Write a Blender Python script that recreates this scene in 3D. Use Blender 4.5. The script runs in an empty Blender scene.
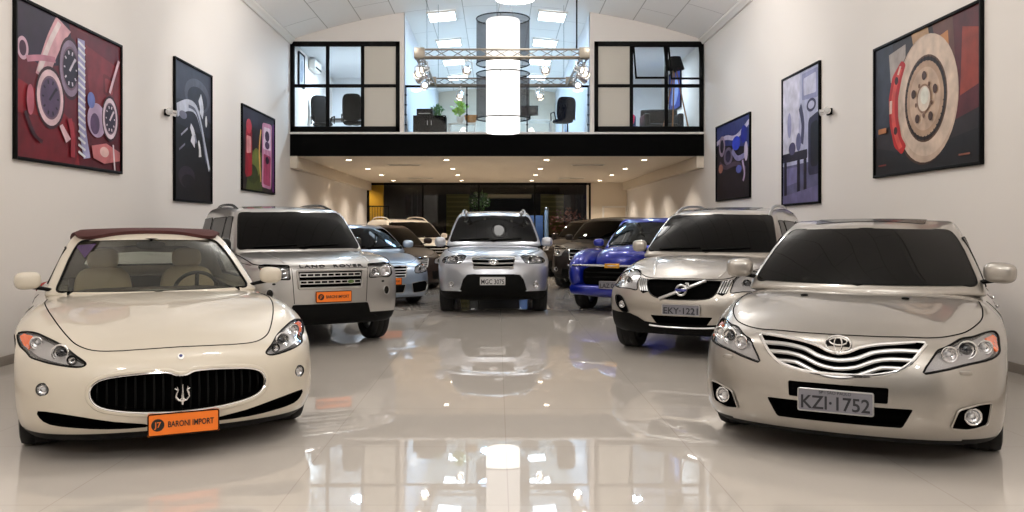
import bpy, bmesh, math, random
from mathutils import Vector, Matrix
from mathutils.bvhtree import BVHTree
from mathutils.geometry import delaunay_2d_cdt, tessellate_polygon
random.seed(7)
PI = math.pi
COL = bpy.context.scene.collection

# ---------------------------------------------------------------- materials
def srgb(r, g=None, b=None):
    if g is None: g = b = r
    f = lambda c: (c/255/12.92) if c/255 <= .04045 else ((c/255+.055)/1.055)**2.4
    return (f(r), f(g), f(b), 1)

def mat(name, col, rough=.5, metal=0, coat=0, ior=1.5, spec=None, emis=None, estr=0, bump=None, vary=None):
    m = bpy.data.materials.new(name); m.use_nodes = True
    nt = m.node_tree; b = nt.nodes['Principled BSDF']
    b.inputs['Base Color'].default_value = col
    b.inputs['Roughness'].default_value = rough
    b.inputs['Metallic'].default_value = metal
    b.inputs['Coat Weight'].default_value = coat
    b.inputs['Coat Roughness'].default_value = .02
    b.inputs['IOR'].default_value = ior
    if spec is not None: b.inputs['Specular IOR Level'].default_value = spec
    if emis: b.inputs['Emission Color'].default_value = emis; b.inputs['Emission Strength'].default_value = estr
    if vary:                       # (scale, amount) mottled base colour of the material itself
        tc = nt.nodes.new('ShaderNodeTexCoord'); n = nt.nodes.new('ShaderNodeTexNoise')
        n.inputs['Scale'].default_value = vary[0]; n.inputs['Detail'].default_value = 4
        mx = nt.nodes.new('ShaderNodeMix'); mx.data_type = 'RGBA'
        mx.inputs[6].default_value = tuple(c*(1-vary[1]) for c in col[:3])+(1,)
        mx.inputs[7].default_value = tuple(min(1, c*(1+vary[1])) for c in col[:3])+(1,)
        nt.links.new(tc.outputs['Object'], n.inputs['Vector']); nt.links.new(n.outputs['Fac'], mx.inputs[0])
        nt.links.new(mx.outputs[2], b.inputs['Base Color'])
    if bump:                       # (scale, strength)
        tc = nt.nodes.new('ShaderNodeTexCoord'); n = nt.nodes.new('ShaderNodeTexNoise')
        n.inputs['Scale'].default_value = bump[0]
        bp = nt.nodes.new('ShaderNodeBump'); bp.inputs['Strength'].default_value = bump[1]; bp.inputs['Distance'].default_value = .002
        nt.links.new(tc.outputs['Object'], n.inputs['Vector']); nt.links.new(n.outputs['Fac'], bp.inputs['Height'])
        nt.links.new(bp.outputs['Normal'], b.inputs['Normal'])
    return m

def paint(name, col, metal=.0, rough=.35, flake=0, coat=1.0, cior=1.5):
    m = mat(name, col, rough, metal, coat=coat, spec=.5 if coat == 1.0 else .15); m.node_tree.nodes['Principled BSDF'].inputs['Coat IOR'].default_value = cior
    if flake:
        nt = m.node_tree; b = nt.nodes['Principled BSDF']
        tc = nt.nodes.new('ShaderNodeTexCoord'); n = nt.nodes.new('ShaderNodeTexVoronoi'); n.inputs['Scale'].default_value = 700
        mx = nt.nodes.new('ShaderNodeMix'); mx.data_type = 'RGBA'
        mx.inputs[6].default_value = tuple(c*.93 for c in col[:3])+(1,); mx.inputs[7].default_value = tuple(min(1, c*1.07) for c in col[:3])+(1,)
        nt.links.new(tc.outputs['Object'], n.inputs['Vector']); nt.links.new(n.outputs['Color'], mx.inputs[0])
        nt.links.new(mx.outputs[2], b.inputs['Base Color'])
    return m

def glassmat(name, tint, refl=1.0, rough=0.0, ior=1.5):
    """thin pane: Fresnel mix of a tinted see-through sheet and a mirror reflection"""
    m = bpy.data.materials.new(name); m.use_nodes = True; nt = m.node_tree; nt.nodes.clear()
    o = nt.nodes.new('ShaderNodeOutputMaterial'); mx = nt.nodes.new('ShaderNodeMixShader')
    t = nt.nodes.new('ShaderNodeBsdfTransparent'); g = nt.nodes.new('ShaderNodeBsdfGlossy')
    t.inputs[0].default_value = tint; g.inputs['Color'].default_value = (refl, refl, refl, 1); g.inputs['Roughness'].default_value = rough
    f = nt.nodes.new('ShaderNodeFresnel'); gm = nt.nodes.new('ShaderNodeNewGeometry'); mr = nt.nodes.new('ShaderNodeMapRange')      # same reflectance from both faces of the pane
    mr.inputs['To Min'].default_value = ior; mr.inputs['To Max'].default_value = 1/ior
    nt.links.new(gm.outputs['Backfacing'], mr.inputs['Value']); nt.links.new(mr.outputs[0], f.inputs[0])
    nt.links.new(f.outputs[0], mx.inputs[0]); nt.links.new(t.outputs[0], mx.inputs[1]); nt.links.new(g.outputs[0], mx.inputs[2])
    nt.links.new(mx.outputs[0], o.inputs[0]); return m

def lamp(name, col, s):
    m = bpy.data.materials.new(name); m.use_nodes = True; nt = m.node_tree; nt.nodes.clear()
    o = nt.nodes.new('ShaderNodeOutputMaterial'); e = nt.nodes.new('ShaderNodeEmission')
    e.inputs[0].default_value = col; e.inputs[1].default_value = s
    nt.links.new(e.outputs[0], o.inputs[0]); return m

M = {}
M['black'] = mat('black_plastic', srgb(7), .6, spec=.12)
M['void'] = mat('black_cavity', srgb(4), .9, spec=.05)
M['trimblack'] = mat('gloss_black', srgb(7), .25, coat=.2)
M['chrome'] = mat('chrome', srgb(225), .08, 1)
M['satin'] = mat('satin_metal', srgb(190), .3, 1)
M['silverplastic'] = mat('silver_plastic', srgb(168, 166, 164), .3, .4)
M['rubber'] = mat('tyre_rubber', srgb(17), .75, bump=(60, .3))
M['alloy'] = mat('alloy', srgb(150), .3, .9)
M['amber'] = mat('amber_lens', srgb(225, 92, 18), .15, coat=1)
M['redlens'] = mat('red_lens', srgb(150, 16, 14), .15, coat=1)
M['reflector'] = mat('reflector_bowl', srgb(205), .15, .9)
M['bulb'] = mat('lamp_lens', srgb(215), .05, .3, coat=1)
M['projector'] = mat('projector_lens', srgb(30, 34, 42), .04, .2, coat=1)
M['lens'] = glassmat('clear_lens', (.97, .97, .98, 1), 1, 0, 1.45)
M['glass'] = glassmat('clear_glass', (.95, .97, .97, 1), .6, 0, 1.4)
M['carglass'] = glassmat('greenish_windscreen', (.86, .88, .85, 1), .9, 0, 1.38)
M['darkglass'] = glassmat('dark_tinted_glass', (.05, .05, .05, 1), .62, 0, 1.36)
M['midglass'] = glassmat('smoked_glass', (.25, .27, .25, 1), .9, 0, 1.4)
M['orange'] = mat('orange_plate', srgb(240, 120, 28), .45)
M['plategrey'] = mat('plate_grey', srgb(118, 117, 124), .5)
M['ink'] = mat('black_ink', srgb(15), .5)
M['darkink'] = mat('plate_ink', srgb(28, 28, 34), .5)
M['beige'] = mat('beige_leather', srgb(172, 152, 122), .5, bump=(90, .3))
M['blackleather'] = mat('black_leather', srgb(14), .5, bump=(90, .3))

# ---------------------------------------------------------------- mesh helpers
def tag(o, label=None, cat=None, group=None, kind=None):
    if label: o['label'] = label
    if cat: o['category'] = cat
    if group: o['group'] = group
    if kind: o['kind'] = kind
    return o

def empty(name, loc=(0, 0, 0), rz=0, label=None, cat=None, group=None, kind=None):
    o = bpy.data.objects.new(name, None); COL.objects.link(o); o.location = loc; o.rotation_euler = (0, 0, rz)
    o.empty_display_size = .1
    return tag(o, label, cat, group, kind)

def smooth(bm, ang=38):
    lim = math.radians(ang)
    for f in bm.faces: f.smooth = True
    for e in bm.edges:
        if len(e.link_faces) == 2:
            e.smooth = e.calc_face_angle(0) < lim

def obj(name, bm, m, parent=None, ang=38, label=None, loc=None, keep=False):
    if ang: smooth(bm, ang)
    me = bpy.data.meshes.new(name); bm.to_mesh(me)
    if not keep: bm.free()
    for x in (m if isinstance(m, (list, tuple)) else [m]): me.materials.append(x)
    o = bpy.data.objects.new(name, me); COL.objects.link(o)
    if parent: o.parent = parent
    if loc: o.location = loc
    if label: o['label'] = label
    return o

def struct(name, bm, m, ang=38, parent=None):
    o = obj(name, bm, m, parent, ang)
    if not parent: o['kind'] = 'structure'
    return o

def copy_tree(o, parent=None):
    c = o.copy(); COL.objects.link(c)
    if parent: c.parent = parent
    for ch in list(o.children): copy_tree(ch, c)
    return c

def place(bm, verts, mx):
    bmesh.ops.transform(bm, matrix=mx, verts=verts)

def box(bm, c, s, rot=None, bev=0, seg=2, mi=0):
    r = bmesh.ops.create_cube(bm, size=1)
    vs = r['verts']
    bmesh.ops.scale(bm, vec=s, verts=vs)
    fs = list({f for v in vs for f in v.link_faces})
    if bev:
        es = list({e for v in vs for e in v.link_edges})
        q = bmesh.ops.bevel(bm, geom=es, offset=min(bev, min(s)*.49), segments=seg, profile=.5, affect='EDGES')
        vs = list({v for f in q['faces'] for v in f.verts} | {v for v in vs if v.is_valid})
        fs = list({f for v in vs for f in v.link_faces})
    for f in fs: f.material_index = mi
    mx = Matrix.Translation(c)
    if rot is not None: mx = mx @ (rot.to_4x4() if not isinstance(rot, tuple) else Matrix.Rotation(rot[2], 4, 'Z') @ Matrix.Rotation(rot[1], 4, 'Y') @ Matrix.Rotation(rot[0], 4, 'X'))
    place(bm, vs, mx); return bm

def frame_to(d):
    d = Vector(d).normalized(); return d.to_track_quat('Z', 'Y').to_matrix().to_4x4()

def cyl(bm, p, q, r, r2=None, n=16, caps=True, mi=0):
    p = Vector(p); q = Vector(q); d = q-p
    k = bmesh.ops.create_cone(bm, cap_ends=caps, segments=n, radius1=r, radius2=r if r2 is None else r2, depth=d.length)
    for f in {f for v in k['verts'] for f in v.link_faces}: f.material_index = mi
    place(bm, k['verts'], Matrix.Translation((p+q)/2) @ frame_to(d)); return bm

def ball(bm, c, r, s=(1, 1, 1), u=16, v=10, rot=None, mi=0):
    k = bmesh.ops.create_uvsphere(bm, u_segments=u, v_segments=v, radius=r)
    for f in {f for w in k['verts'] for f in w.link_faces}: f.material_index = mi
    mx = Matrix.Translation(c)
    if rot: mx = mx @ Matrix.Rotation(rot[2], 4, 'Z') @ Matrix.Rotation(rot[1], 4, 'Y') @ Matrix.Rotation(rot[0], 4, 'X')
    place(bm, k['verts'], mx @ Matrix.Diagonal((s[0], s[1], s[2], 1))); return bm

def lathe(bm, prof, n=24, mx=None, closed=False, mi=0):
    """prof: (r, z) list turned round Z"""
    rings = []
    for r, z in prof:
        if r < 1e-6: rings.append([bm.verts.new((0, 0, z))])
        else: rings.append([bm.verts.new((r*math.cos(2*PI*i/n), r*math.sin(2*PI*i/n), z)) for i in range(n)])
    pr = list(zip(rings, rings[1:])) + ([(rings[-1], rings[0])] if closed else [])
    for a, b in pr:
        for i in range(n):
            j = (i+1) % n
            if len(a) == 1 and len(b) == 1: continue
            if len(a) == 1: f = bm.faces.new((a[0], b[i], b[j]))
            elif len(b) == 1: f = bm.faces.new((a[i], a[j], b[0]))
            else: f = bm.faces.new((a[i], a[j], b[j], b[i]))
            f.material_index = mi
    vs = [v for r in rings for v in r]
    bmesh.ops.recalc_face_normals(bm, faces=list({f for v in vs for f in v.link_faces}))
    if mx is not None: place(bm, vs, mx)
    return bm

def tube(bm, pts, r, n=8, closed=False, mi=0, flat=1.0):
    pts = [Vector(p) for p in pts]; N = len(pts); rings = []
    up = None
    for i, p in enumerate(pts):
        if closed: t = pts[(i+1) % N]-pts[i-1]
        else: t = pts[min(i+1, N-1)]-pts[max(i-1, 0)]
        if t.length < 1e-9: t = Vector((0, 0, 1))
        t.normalize()
        if up is None:
            up = Vector((0, 0, 1)) if abs(t.z) < .9 else Vector((0, 1, 0))
        a = t.cross(up)
        if a.length < 1e-6: a = t.orthogonal()
        a.normalize(); b = a.cross(t).normalized(); up = b
        rr = r[i] if isinstance(r, (list, tuple)) else r
        rings.append([bm.verts.new(p + a*rr*math.cos(2*PI*k/n) + b*rr*flat*math.sin(2*PI*k/n)) for k in range(n)])
    fs = []
    for i in range(N if closed else N-1):
        A, B = rings[i], rings[(i+1) % N]
        for k in range(n): fs.append(bm.faces.new((A[k], A[(k+1) % n], B[(k+1) % n], B[k])))
    if not closed:
        fs.append(bm.faces.new(rings[0])); fs.append(bm.faces.new(rings[-1]))
    for f in fs: f.material_index = mi
    bmesh.ops.recalc_face_normals(bm, faces=fs)
    return bm

def prism(bm, out, h0, h1, mx=None, mi=0):
    """outline (x, y) extruded along Z from h0 to h1"""
    a = [bm.verts.new((x, y, h0)) for x, y in out]; b = [bm.verts.new((x, y, h1)) for x, y in out]; n = len(out)
    fs = [bm.faces.new(a), bm.faces.new(b)] + [bm.faces.new((a[i], a[(i+1) % n], b[(i+1) % n], b[i])) for i in range(n)]
    for f in fs: f.material_index = mi
    bmesh.ops.recalc_face_normals(bm, faces=fs)
    if mx is not None: place(bm, a+b, mx)
    return bm

FRONT = Matrix.Rotation(PI/2, 4, 'X')      # (x, y, z) -> (x, -z, y): outlines in x/z, +Z of the prism comes out at -Y

# outlines
def spl(p, n=6, closed=True):
    q = []; N = len(p); g = lambda i: p[i % N] if closed else p[min(max(i, 0), N-1)]
    for i in range(N if closed else N-1):
        a, b, c, d = (Vector(g(i+k)) for k in (-1, 0, 1, 2))
        for k in range(n):
            t = k/n
            q.append(tuple(.5*((2*b)+(c-a)*t+(2*a-5*b+4*c-d)*t*t+(3*b-a-3*c+d)*t**3)))
    if not closed: q.append(tuple(p[-1]))
    return q

def rnd(p, r, n=4):
    q = []; N = len(p)
    for i in range(N):
        b = Vector(p[i]); a = Vector(p[i-1])-b; c = Vector(p[(i+1) % N])-b
        rr = r[i] if isinstance(r, (list, tuple)) else r
        if rr <= 0: q.append(tuple(b)); continue
        la = min(rr, a.length*.48); lc = min(rr, c.length*.48)
        s, e = b+a.normalized()*la, b+c.normalized()*lc
        for k in range(n+1):
            t = k/n; q.append(tuple(s*(1-t)**2+b*2*t*(1-t)+e*t*t))
    return q

def mir(p): return [(-x, y) for x, y in reversed(p)]
def sym(p): return list(p)+[(-x, y) for x, y in reversed(p) if abs(x) > 1e-6]      # right half (top to bottom) -> whole outline
def circ(cx, cy, r, n=20, ry=None): return [(cx+r*math.cos(2*PI*i/n), cy+(ry or r)*math.sin(2*PI*i/n)) for i in range(n)]
def inset(p, d):
    """shrink an outline towards the inside by about d"""
    N = len(p); A = sum(p[i-1][0]*p[i][1]-p[i][0]*p[i-1][1] for i in range(N)); s = 1 if A > 0 else -1; q = []
    for i in range(N):
        a, b, c = Vector(p[i-1]), Vector(p[i]), Vector(p[(i+1) % N])
        u = (b-a).normalized() if (b-a).length > 1e-7 else Vector((0, 0)); v = (c-b).normalized() if (c-b).length > 1e-7 else Vector((0, 0))
        t = u+v
        if t.length < 1e-6: t = u
        t.normalize(); q.append((b.x-t.y*s*d, b.y+t.x*s*d))
    return q

def text_bm(txt, size, bold=0, depth=.002, spacing=1.0):
    """lettering as a mesh in the XY plane, centred on the origin"""
    c = bpy.data.curves.new('t', 'FONT'); c.body = txt; c.size = size; c.extrude = depth; c.offset = bold; c.align_x = 'CENTER'; c.align_y = 'CENTER'; c.resolution_u = 3
    c.space_character = spacing
    o = bpy.data.objects.new('t', c); COL.objects.link(o)
    dg = bpy.context.evaluated_depsgraph_get(); me = bpy.data.meshes.new_from_object(o.evaluated_get(dg))
    bm = bmesh.new(); bm.from_mesh(me); bpy.data.objects.remove(o); bpy.data.curves.remove(c); bpy.data.meshes.remove(me)
    for f in bm.faces: f.material_index = 0
    return bm
# ---------------------------------------------------------------- car bodies: a subdivided cage, features laid on its surface
def boxcage(T, NB, NC, P, lvl=2):
    bm = bmesh.new(); n = len(T)-1; V = {}
    for a in range(-n, n+1):
        for b in range(NB):
            for c in range(NC):
                if abs(a) == n or b in (0, NB-1) or c in (0, NC-1):
                    t = T[abs(a)]; x, y, z = P(abs(a), b, c); V[a, b, c] = bm.verts.new((x if a >= 0 else -x, y, z))
    def quad(*k): bm.faces.new([V[i] for i in k])
    for a in range(-n, n):
        for b in range(NB-1):
            quad((a, b, NC-1), (a+1, b, NC-1), (a+1, b+1, NC-1), (a, b+1, NC-1)); quad((a, b, 0), (a, b+1, 0), (a+1, b+1, 0), (a+1, b, 0))
        for c in range(NC-1):
            quad((a, 0, c), (a+1, 0, c), (a+1, 0, c+1), (a, 0, c+1)); quad((a, NB-1, c), (a, NB-1, c+1), (a+1, NB-1, c+1), (a+1, NB-1, c))
    for b in range(NB-1):
        for c in range(NC-1):
            quad((n, b, c), (n, b+1, c), (n, b+1, c+1), (n, b, c+1)); quad((-n, b, c), (-n, b, c+1), (-n, b+1, c+1), (-n, b+1, c))
    bmesh.ops.recalc_face_normals(bm, faces=bm.faces)
    return evaluate(bm, lambda o: subs(o, lvl))

def subs(o, lvl):
    s = o.modifiers.new('s', 'SUBSURF'); s.levels = lvl; s.render_levels = lvl

def evaluate(bm, addmods, mats=()):
    me = bpy.data.meshes.new('tmp'); bm.to_mesh(me); bm.free()
    for m in mats: me.materials.append(m)
    o = bpy.data.objects.new('tmp', me); COL.objects.link(o); addmods(o)
    dg = bpy.context.evaluated_depsgraph_get(); dg.update()
    m2 = bpy.data.meshes.new_from_object(o.evaluated_get(dg))
    b2 = bmesh.new(); b2.from_mesh(m2); bpy.data.objects.remove(o); bpy.data.meshes.remove(me)
    b2_m = m2; 
    if not mats: bpy.data.meshes.remove(b2_m); return b2
    ms = list(m2.materials); bpy.data.meshes.remove(m2)
    return b2, ms

DIRS = {'y': Vector((0, 1, 0)), '-y': Vector((0, -1, 0)), 'x': Vector((1, 0, 0)), '-x': Vector((-1, 0, 0)), 'z': Vector((0, 0, -1))}
class Surf:
    def __init__(s, bm): s.t = BVHTree.FromBMesh(bm)
    def hit(s, p, ax='y'):
        if isinstance(ax, tuple):              # seen from a diagonal: (angle,) in degrees, p = (along the diagonal, z)
            a = math.radians(ax[0]); d = Vector((-math.sin(a), math.cos(a), 0)); o = Vector((math.cos(a)*p[0], math.sin(a)*p[0], p[1]))-d*9
            h = s.t.ray_cast(o, d)
            if h[0] is None: h = s.t.find_nearest(o+d*8.5)
            return h[0], h[1]
        d = DIRS[ax]
        if ax in ('y', '-y'): o = Vector((p[0], 0, p[1]))
        elif ax in ('x', '-x'): o = Vector((0, p[0], p[1]))
        else: o = Vector((p[0], p[1], 0))
        o = o - d*9
        h = s.t.ray_cast(o, d)
        if h[0] is None:
            # off the edge: slide to the nearest point of the surface seen from that side
            q = s.t.find_nearest(o + d*9.5)
            return q[0], q[1]
        return h[0], h[1]

def fill2d(out, step):
    xs = [p[0] for p in out]; ys = [p[1] for p in out]
    # split long outline edges so that the patch follows the surface
    o2 = []
    for i, p in enumerate(out):
        q = out[(i+1) % len(out)]; L = math.hypot(q[0]-p[0], q[1]-p[1]); k = max(1, int(L/step+.5))
        for j in range(k): o2.append((p[0]+(q[0]-p[0])*j/k, p[1]+(q[1]-p[1])*j/k))
    pts = [Vector(p) for p in o2]; n = len(pts)
    def inside(x, y):
        c = False
        for i in range(n):
            (x1, y1), (x2, y2) = o2[i-1], o2[i]
            if (y1 > y) != (y2 > y) and x < (x2-x1)*(y-y1)/(y2-y1)+x1: c = not c
        return c
    y = min(ys)+step*.6
    row = 0
    while y < max(ys):
        x = min(xs)+step*(.6 if row % 2 else .25)
        while x < max(xs):
            if inside(x, y) and min((x-p[0])**2+(y-p[1])**2 for p in o2) > (.45*step)**2: pts.append(Vector((x, y)))
            x += step
        y += step; row += 1
    v, e, f, _, _, _ = delaunay_2d_cdt(pts, [], [list(range(n))], 1, 1e-5)
    return [tuple(p) for p in v], [list(x) for x in f]

def patch(bm, S, out, off=.003, th=.006, ax='y', step=.04, mi=0, clean=True):
    """a thin shell that lies on the surface inside the outline"""
    v, f = fill2d(out, step)
    A, B = [], []
    for p in v:
        h, nn = S.hit(p, ax); A.append(bm.verts.new(h+nn*off)); B.append(bm.verts.new(h+nn*(off-th)))
    fs = []; cnt = {}
    for t in f:
        try:
            fs.append(bm.faces.new([A[i] for i in t])); fs.append(bm.faces.new([B[i] for i in reversed(t)]))
        except ValueError: continue
        for i in range(len(t)):
            a, b = t[i], t[(i+1) % len(t)]; k = (min(a, b), max(a, b)); cnt.setdefault(k, []).append((a, b))
    for k, u in cnt.items():
        if len(u) == 1:
            a, b = u[0]
            try: fs.append(bm.faces.new((A[b], A[a], B[a], B[b])))
            except ValueError: pass
    for x in fs: x.material_index = mi
    bmesh.ops.recalc_face_normals(bm, faces=fs)
    return bm

def cutter(bm, S, out, depth, ax='y', front=.25, step=.05, mi=0):
    v, f = fill2d(out, step); A, B = [], []
    if isinstance(ax, tuple): d = Vector((-math.sin(math.radians(ax[0])), math.cos(math.radians(ax[0])), 0))
    else: d = DIRS[ax]
    for p in v:
        h, nn = S.hit(p, ax)
        if isinstance(ax, tuple): base = Vector((d.y*p[0], -d.x*p[0], p[1]))
        else: base = Vector((p[0], 0, p[1])) if ax in ('y', '-y') else (Vector((0, p[0], p[1])) if ax in ('x', '-x') else Vector((p[0], p[1], 0)))
        h = base + d*(h.dot(d))
        A.append(bm.verts.new(h-d*front)); B.append(bm.verts.new(h+d*depth))
    fs = []; cnt = {}
    for t in f:
        fs.append(bm.faces.new([A[i] for i in t])); fs.append(bm.faces.new([B[i] for i in reversed(t)]))
        for i in range(len(t)):
            a, b = t[i], t[(i+1) % len(t)]; cnt.setdefault((min(a, b), max(a, b)), []).append((a, b))
    for k, u in cnt.items():
        if len(u) == 1:
            a, b = u[0]; fs.append(bm.faces.new((A[b], A[a], B[a], B[b])))
    for x in fs: x.material_index = mi
    bmesh.ops.recalc_face_normals(bm, faces=fs)

def boolean(bm, mats, cut, cmats):
    me = bpy.data.meshes.new('cut'); cut.to_mesh(me); cut.free()
    for m in cmats: me.materials.append(m)
    co = bpy.data.objects.new('cut', me); COL.objects.link(co)
    def add(o):
        b = o.modifiers.new('b', 'BOOLEAN'); b.operation = 'DIFFERENCE'; b.solver = 'EXACT'; b.object = co; b.material_mode = 'TRANSFER'; b.use_self = True
    r, ms = evaluate(bm, add, mats)
    bpy.data.objects.remove(co); bpy.data.meshes.remove(me)
    return r, ms

def along(S, pts, ax='y', off=0, n=6, closed=False, raw=False):
    q = pts if raw else spl(pts, n, closed); r = []
    for p in q:
        h, nn = S.hit(p, ax); r.append(h+nn*off)
    return r

def lerp(a, b, t): return a+(b-a)*t
def tab(t, xs, ys):
    if t <= xs[0]: return ys[0]
    for i in range(len(xs)-1):
        if t <= xs[i+1]: return lerp(ys[i], ys[i+1], (t-xs[i])/(xs[i+1]-xs[i]))
    return ys[-1]

def hull(sp, lvl=2):
    """lower body. sp: T, sweep, front [(z, y, wf)], stations [(y, W, [z...], zb, decay)], S, fz, rear [(y)]"""
    T = sp['T']; st = sp['stations']; fr = sp['front']; NC = len(fr); NB = len(st); n = len(T)-1
    S = sp['S']; fz = sp['fz']; sw = sp['sweep']; re = sp.get('rear', [-.06, 0, .03, .03, .0, -.05, -.1][:NC])
    rs = sp.get('rsweep', [0, .01, .04, .1, .18, .3][:n+1])
    top = NC-1
    def P(a, b, c):
        y, W, zs, zb, dec = st[b]; t = T[a]
        zt = zs[a]
        if b == 0:
            z0, y0, wf = fr[c]
            z = z0 + (zs[a]-zs[0])*(c/top)
            return (t*W*wf, y0+sw[a]*sp.get('swc', [1]*NC)[c], z)
        z = lerp(zb, zt, fz[c])
        wf = S[c] if a == n else lerp(S[0], S[top], c/top)
        if c in (0, top): wf = S[c]
        if b == NB-1:
            return (t*W*S[c], y+re[c]-rs[a], z)
        if b == 1 and c == 0: pass
        yy = y + sw[a]*dec - (rs[a]*sp.get('rdec', 0) if b == NB-2 else 0)
        return (t*W*wf, yy, z)
    return boxcage(T, NB, NC, P, lvl)

def cabin(sp, lvl=2):
    """greenhouse. sp: gT, yf, yr, gz, gW (per level), gfr (fractions along), roofz, crown, swf, swr, taper"""
    T = sp.get('gT', [0, .42, .78, .94, 1]); yf, yr, zl, W = sp['yf'], sp['yr'], sp['gz'], sp['gW']; NC = len(zl); fr = sp['gfr']; NB = len(fr)
    rz = sp['roofz']; tp = sp.get('taper', [1]*NB)
    def P(a, b, c):
        t = T[a]; f = fr[b]; y = lerp(yf[c], yr[c], f) + (t**2)*sp['swf']*(1-f)**3 - (t**2)*sp['swr']*f**3
        z = zl[c]
        if c == NC-1: z = zl[c]+rz[b]+sp['crown']*(1-t*t)
        elif c == NC-2: z = zl[c]+rz[b]*.8
        return (t*W[c]*tp[b], y, z)
    return boxcage(T, NB, NC, P, lvl)

# ---------------------------------------------------------------- wheels, mirrors, seats
def make_wheel(R, w, rim, spokes, name_mat=None, style=0):
    """returns (tyre bm, rim bm, hub bm), wheel centre at the origin, outside face at +X"""
    h = w/2; MX = Matrix.Rotation(PI/2, 4, 'Y')
    t = bmesh.new()
    lathe(t, [(rim*.97, -h*.72), (rim*1.02, -h*.86), (lerp(rim, R, .55), -h), (R*.965, -h*.93), (R*.995, -h*.7), (R, -h*.35), (R*.988, -h*.3), (R, -h*.25), (R, h*.25), (R*.988, h*.3), (R, h*.35), (R*.995, h*.7), (R*.965, h*.93), (lerp(rim, R, .55), h), (rim*1.02, h*.86), (rim*.97, h*.72)], 40, MX, closed=True)
    r = bmesh.new()
    lathe(r, [(rim*.98, -h*.7), (rim*1.0, -h*.76), (rim*.9, -h*.5), (rim*.86, h*.1), (rim*.93, h*.55), (rim*1.0, h*.8), (rim*1.02, h*.74), (rim*.99, h*.6)], 40, MX)
    for k in range(spokes):
        a = 2*PI*k/spokes
        for da in ((-.16, .16) if style else (0,)):
            aa = a+da; c, s = math.cos(aa), math.sin(aa)
            ca, sa = math.cos(a+da*.4), math.sin(a+da*.4)
            p = [Vector((h*.62, ca*rim*.16, sa*rim*.16)), Vector((h*.66, c*rim*.55, s*rim*.55)), Vector((h*.62, c*rim*.93, s*rim*.93))]
            tube(r, p, [rim*(.11 if style else .15), rim*(.07 if style else .10), rim*(.085 if style else .12)], 6)
    hb = bmesh.new()
    lathe(hb, [(0, h*.78), (rim*.13, h*.77), (rim*.2, h*.66), (rim*.22, h*.4)], 20, MX)
    for k in range(5):
        a = 2*PI*k/5+.3; cyl(hb, (h*.6, math.cos(a)*rim*.2, math.sin(a)*rim*.2), (h*.74, math.cos(a)*rim*.2, math.sin(a)*rim*.2), rim*.03, n=8)
    lathe(hb, [(0, -h*.1), (rim*.7, -h*.1), (rim*.72, -h*.02), (rim*.3, h*.02), (0, h*.02)], 30, MX)
    return t, r, hb

def add_wheels(root, sp):
    R, w, rim, spk = sp['wheel']; style = sp.get('style', 0)
    t, r, hb = make_wheel(R, w, rim, spk, style=style)
    tr = sp['track']/2
    steer = sp.get('steer', 0)
    first = None
    for y in sp['axles']:
        for s in (1, -1):
            if first is None:
                o = obj('wheel', t, M['rubber'], root, 40); q = obj('rim', r, sp.get('rimmat', M['alloy']), o, 35); obj('hub', hb, M['satin'], o, 35); first = o
            else: o = copy_tree(first, root)
            o.location = (s*tr, y, R); o.rotation_euler = (0, 0, (0 if s > 0 else PI) + (steer if y < 2 else 0))

def lumped(c, size, sq=.75, rot=(0, 0, 0), bm=None, n=14):
    """a rounded block (superellipsoid), longer on one side"""
    bm = bm or bmesh.new(); rows = []
    pw = lambda v, e: math.copysign(abs(v)**e, v)
    mx = Matrix.Translation(c) @ Matrix.Rotation(rot[2], 4, 'Z') @ Matrix.Rotation(rot[1], 4, 'Y') @ Matrix.Rotation(rot[0], 4, 'X')
    P = []
    for i in range(n+1):
        ph = -PI/2+PI*i/n; row = []
        for j in range(2*n):
            th = 2*PI*j/(2*n)
            row.append(Vector((pw(math.cos(ph), sq)*pw(math.cos(th), sq)*size[0]/2, pw(math.cos(ph), sq)*pw(math.sin(th), sq)*size[1]/2, pw(math.sin(ph), sq)*size[2]/2)))
        P.append(row)
    vs = []
    for i, row in enumerate(P):
        vs.append([bm.verts.new(mx @ row[0])] if i in (0, n) else [bm.verts.new(mx @ p) for p in row])
    fs = []
    for i in range(n):
        a, b = vs[i], vs[i+1]; L = 2*n
        for j in range(L):
            k = (j+1) % L
            if len(a) == 1: fs.append(bm.faces.new((a[0], b[k], b[j])))
            elif len(b) == 1: fs.append(bm.faces.new((a[j], a[k], b[0])))
            else: fs.append(bm.faces.new((a[j], a[k], b[k], b[j])))
    bmesh.ops.recalc_face_normals(bm, faces=fs)
    return bm

def add_mirrors(root, sp, m, capmat=None):
    """sp['mirror'] = (x inner, y, z, width, height, depth)"""
    xi, y, z, w, h, d = sp['mirror'][:6]
    for s in (-1, 1):
        bm = bmesh.new(); lumped((s*(xi+w/2), y, z), (w, d, h), .68, (0, s*sp.get('mtilt', .06), -s*.22), bm)
        o = obj('side_mirror', bm, capmat or m, root)
        b2 = bmesh.new(); tube(b2, [(s*(xi-.075), y+.06, z-h*.62), (s*(xi-.02), y+.045, z-h*.5), (s*(xi+w*.3), y+.02, z-h*.38)], [.028, .025, .03], 8, flat=.6)
        obj('mirror_arm', b2, M['black'], o)
        g = bmesh.new(); lumped((s*(xi+w/2), y+d*.5-.012, z), (w*.84, .02, h*.8), .6, (0, 0, -s*.22), g); obj('mirror_glass', g, M['chrome'], o)

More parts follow.
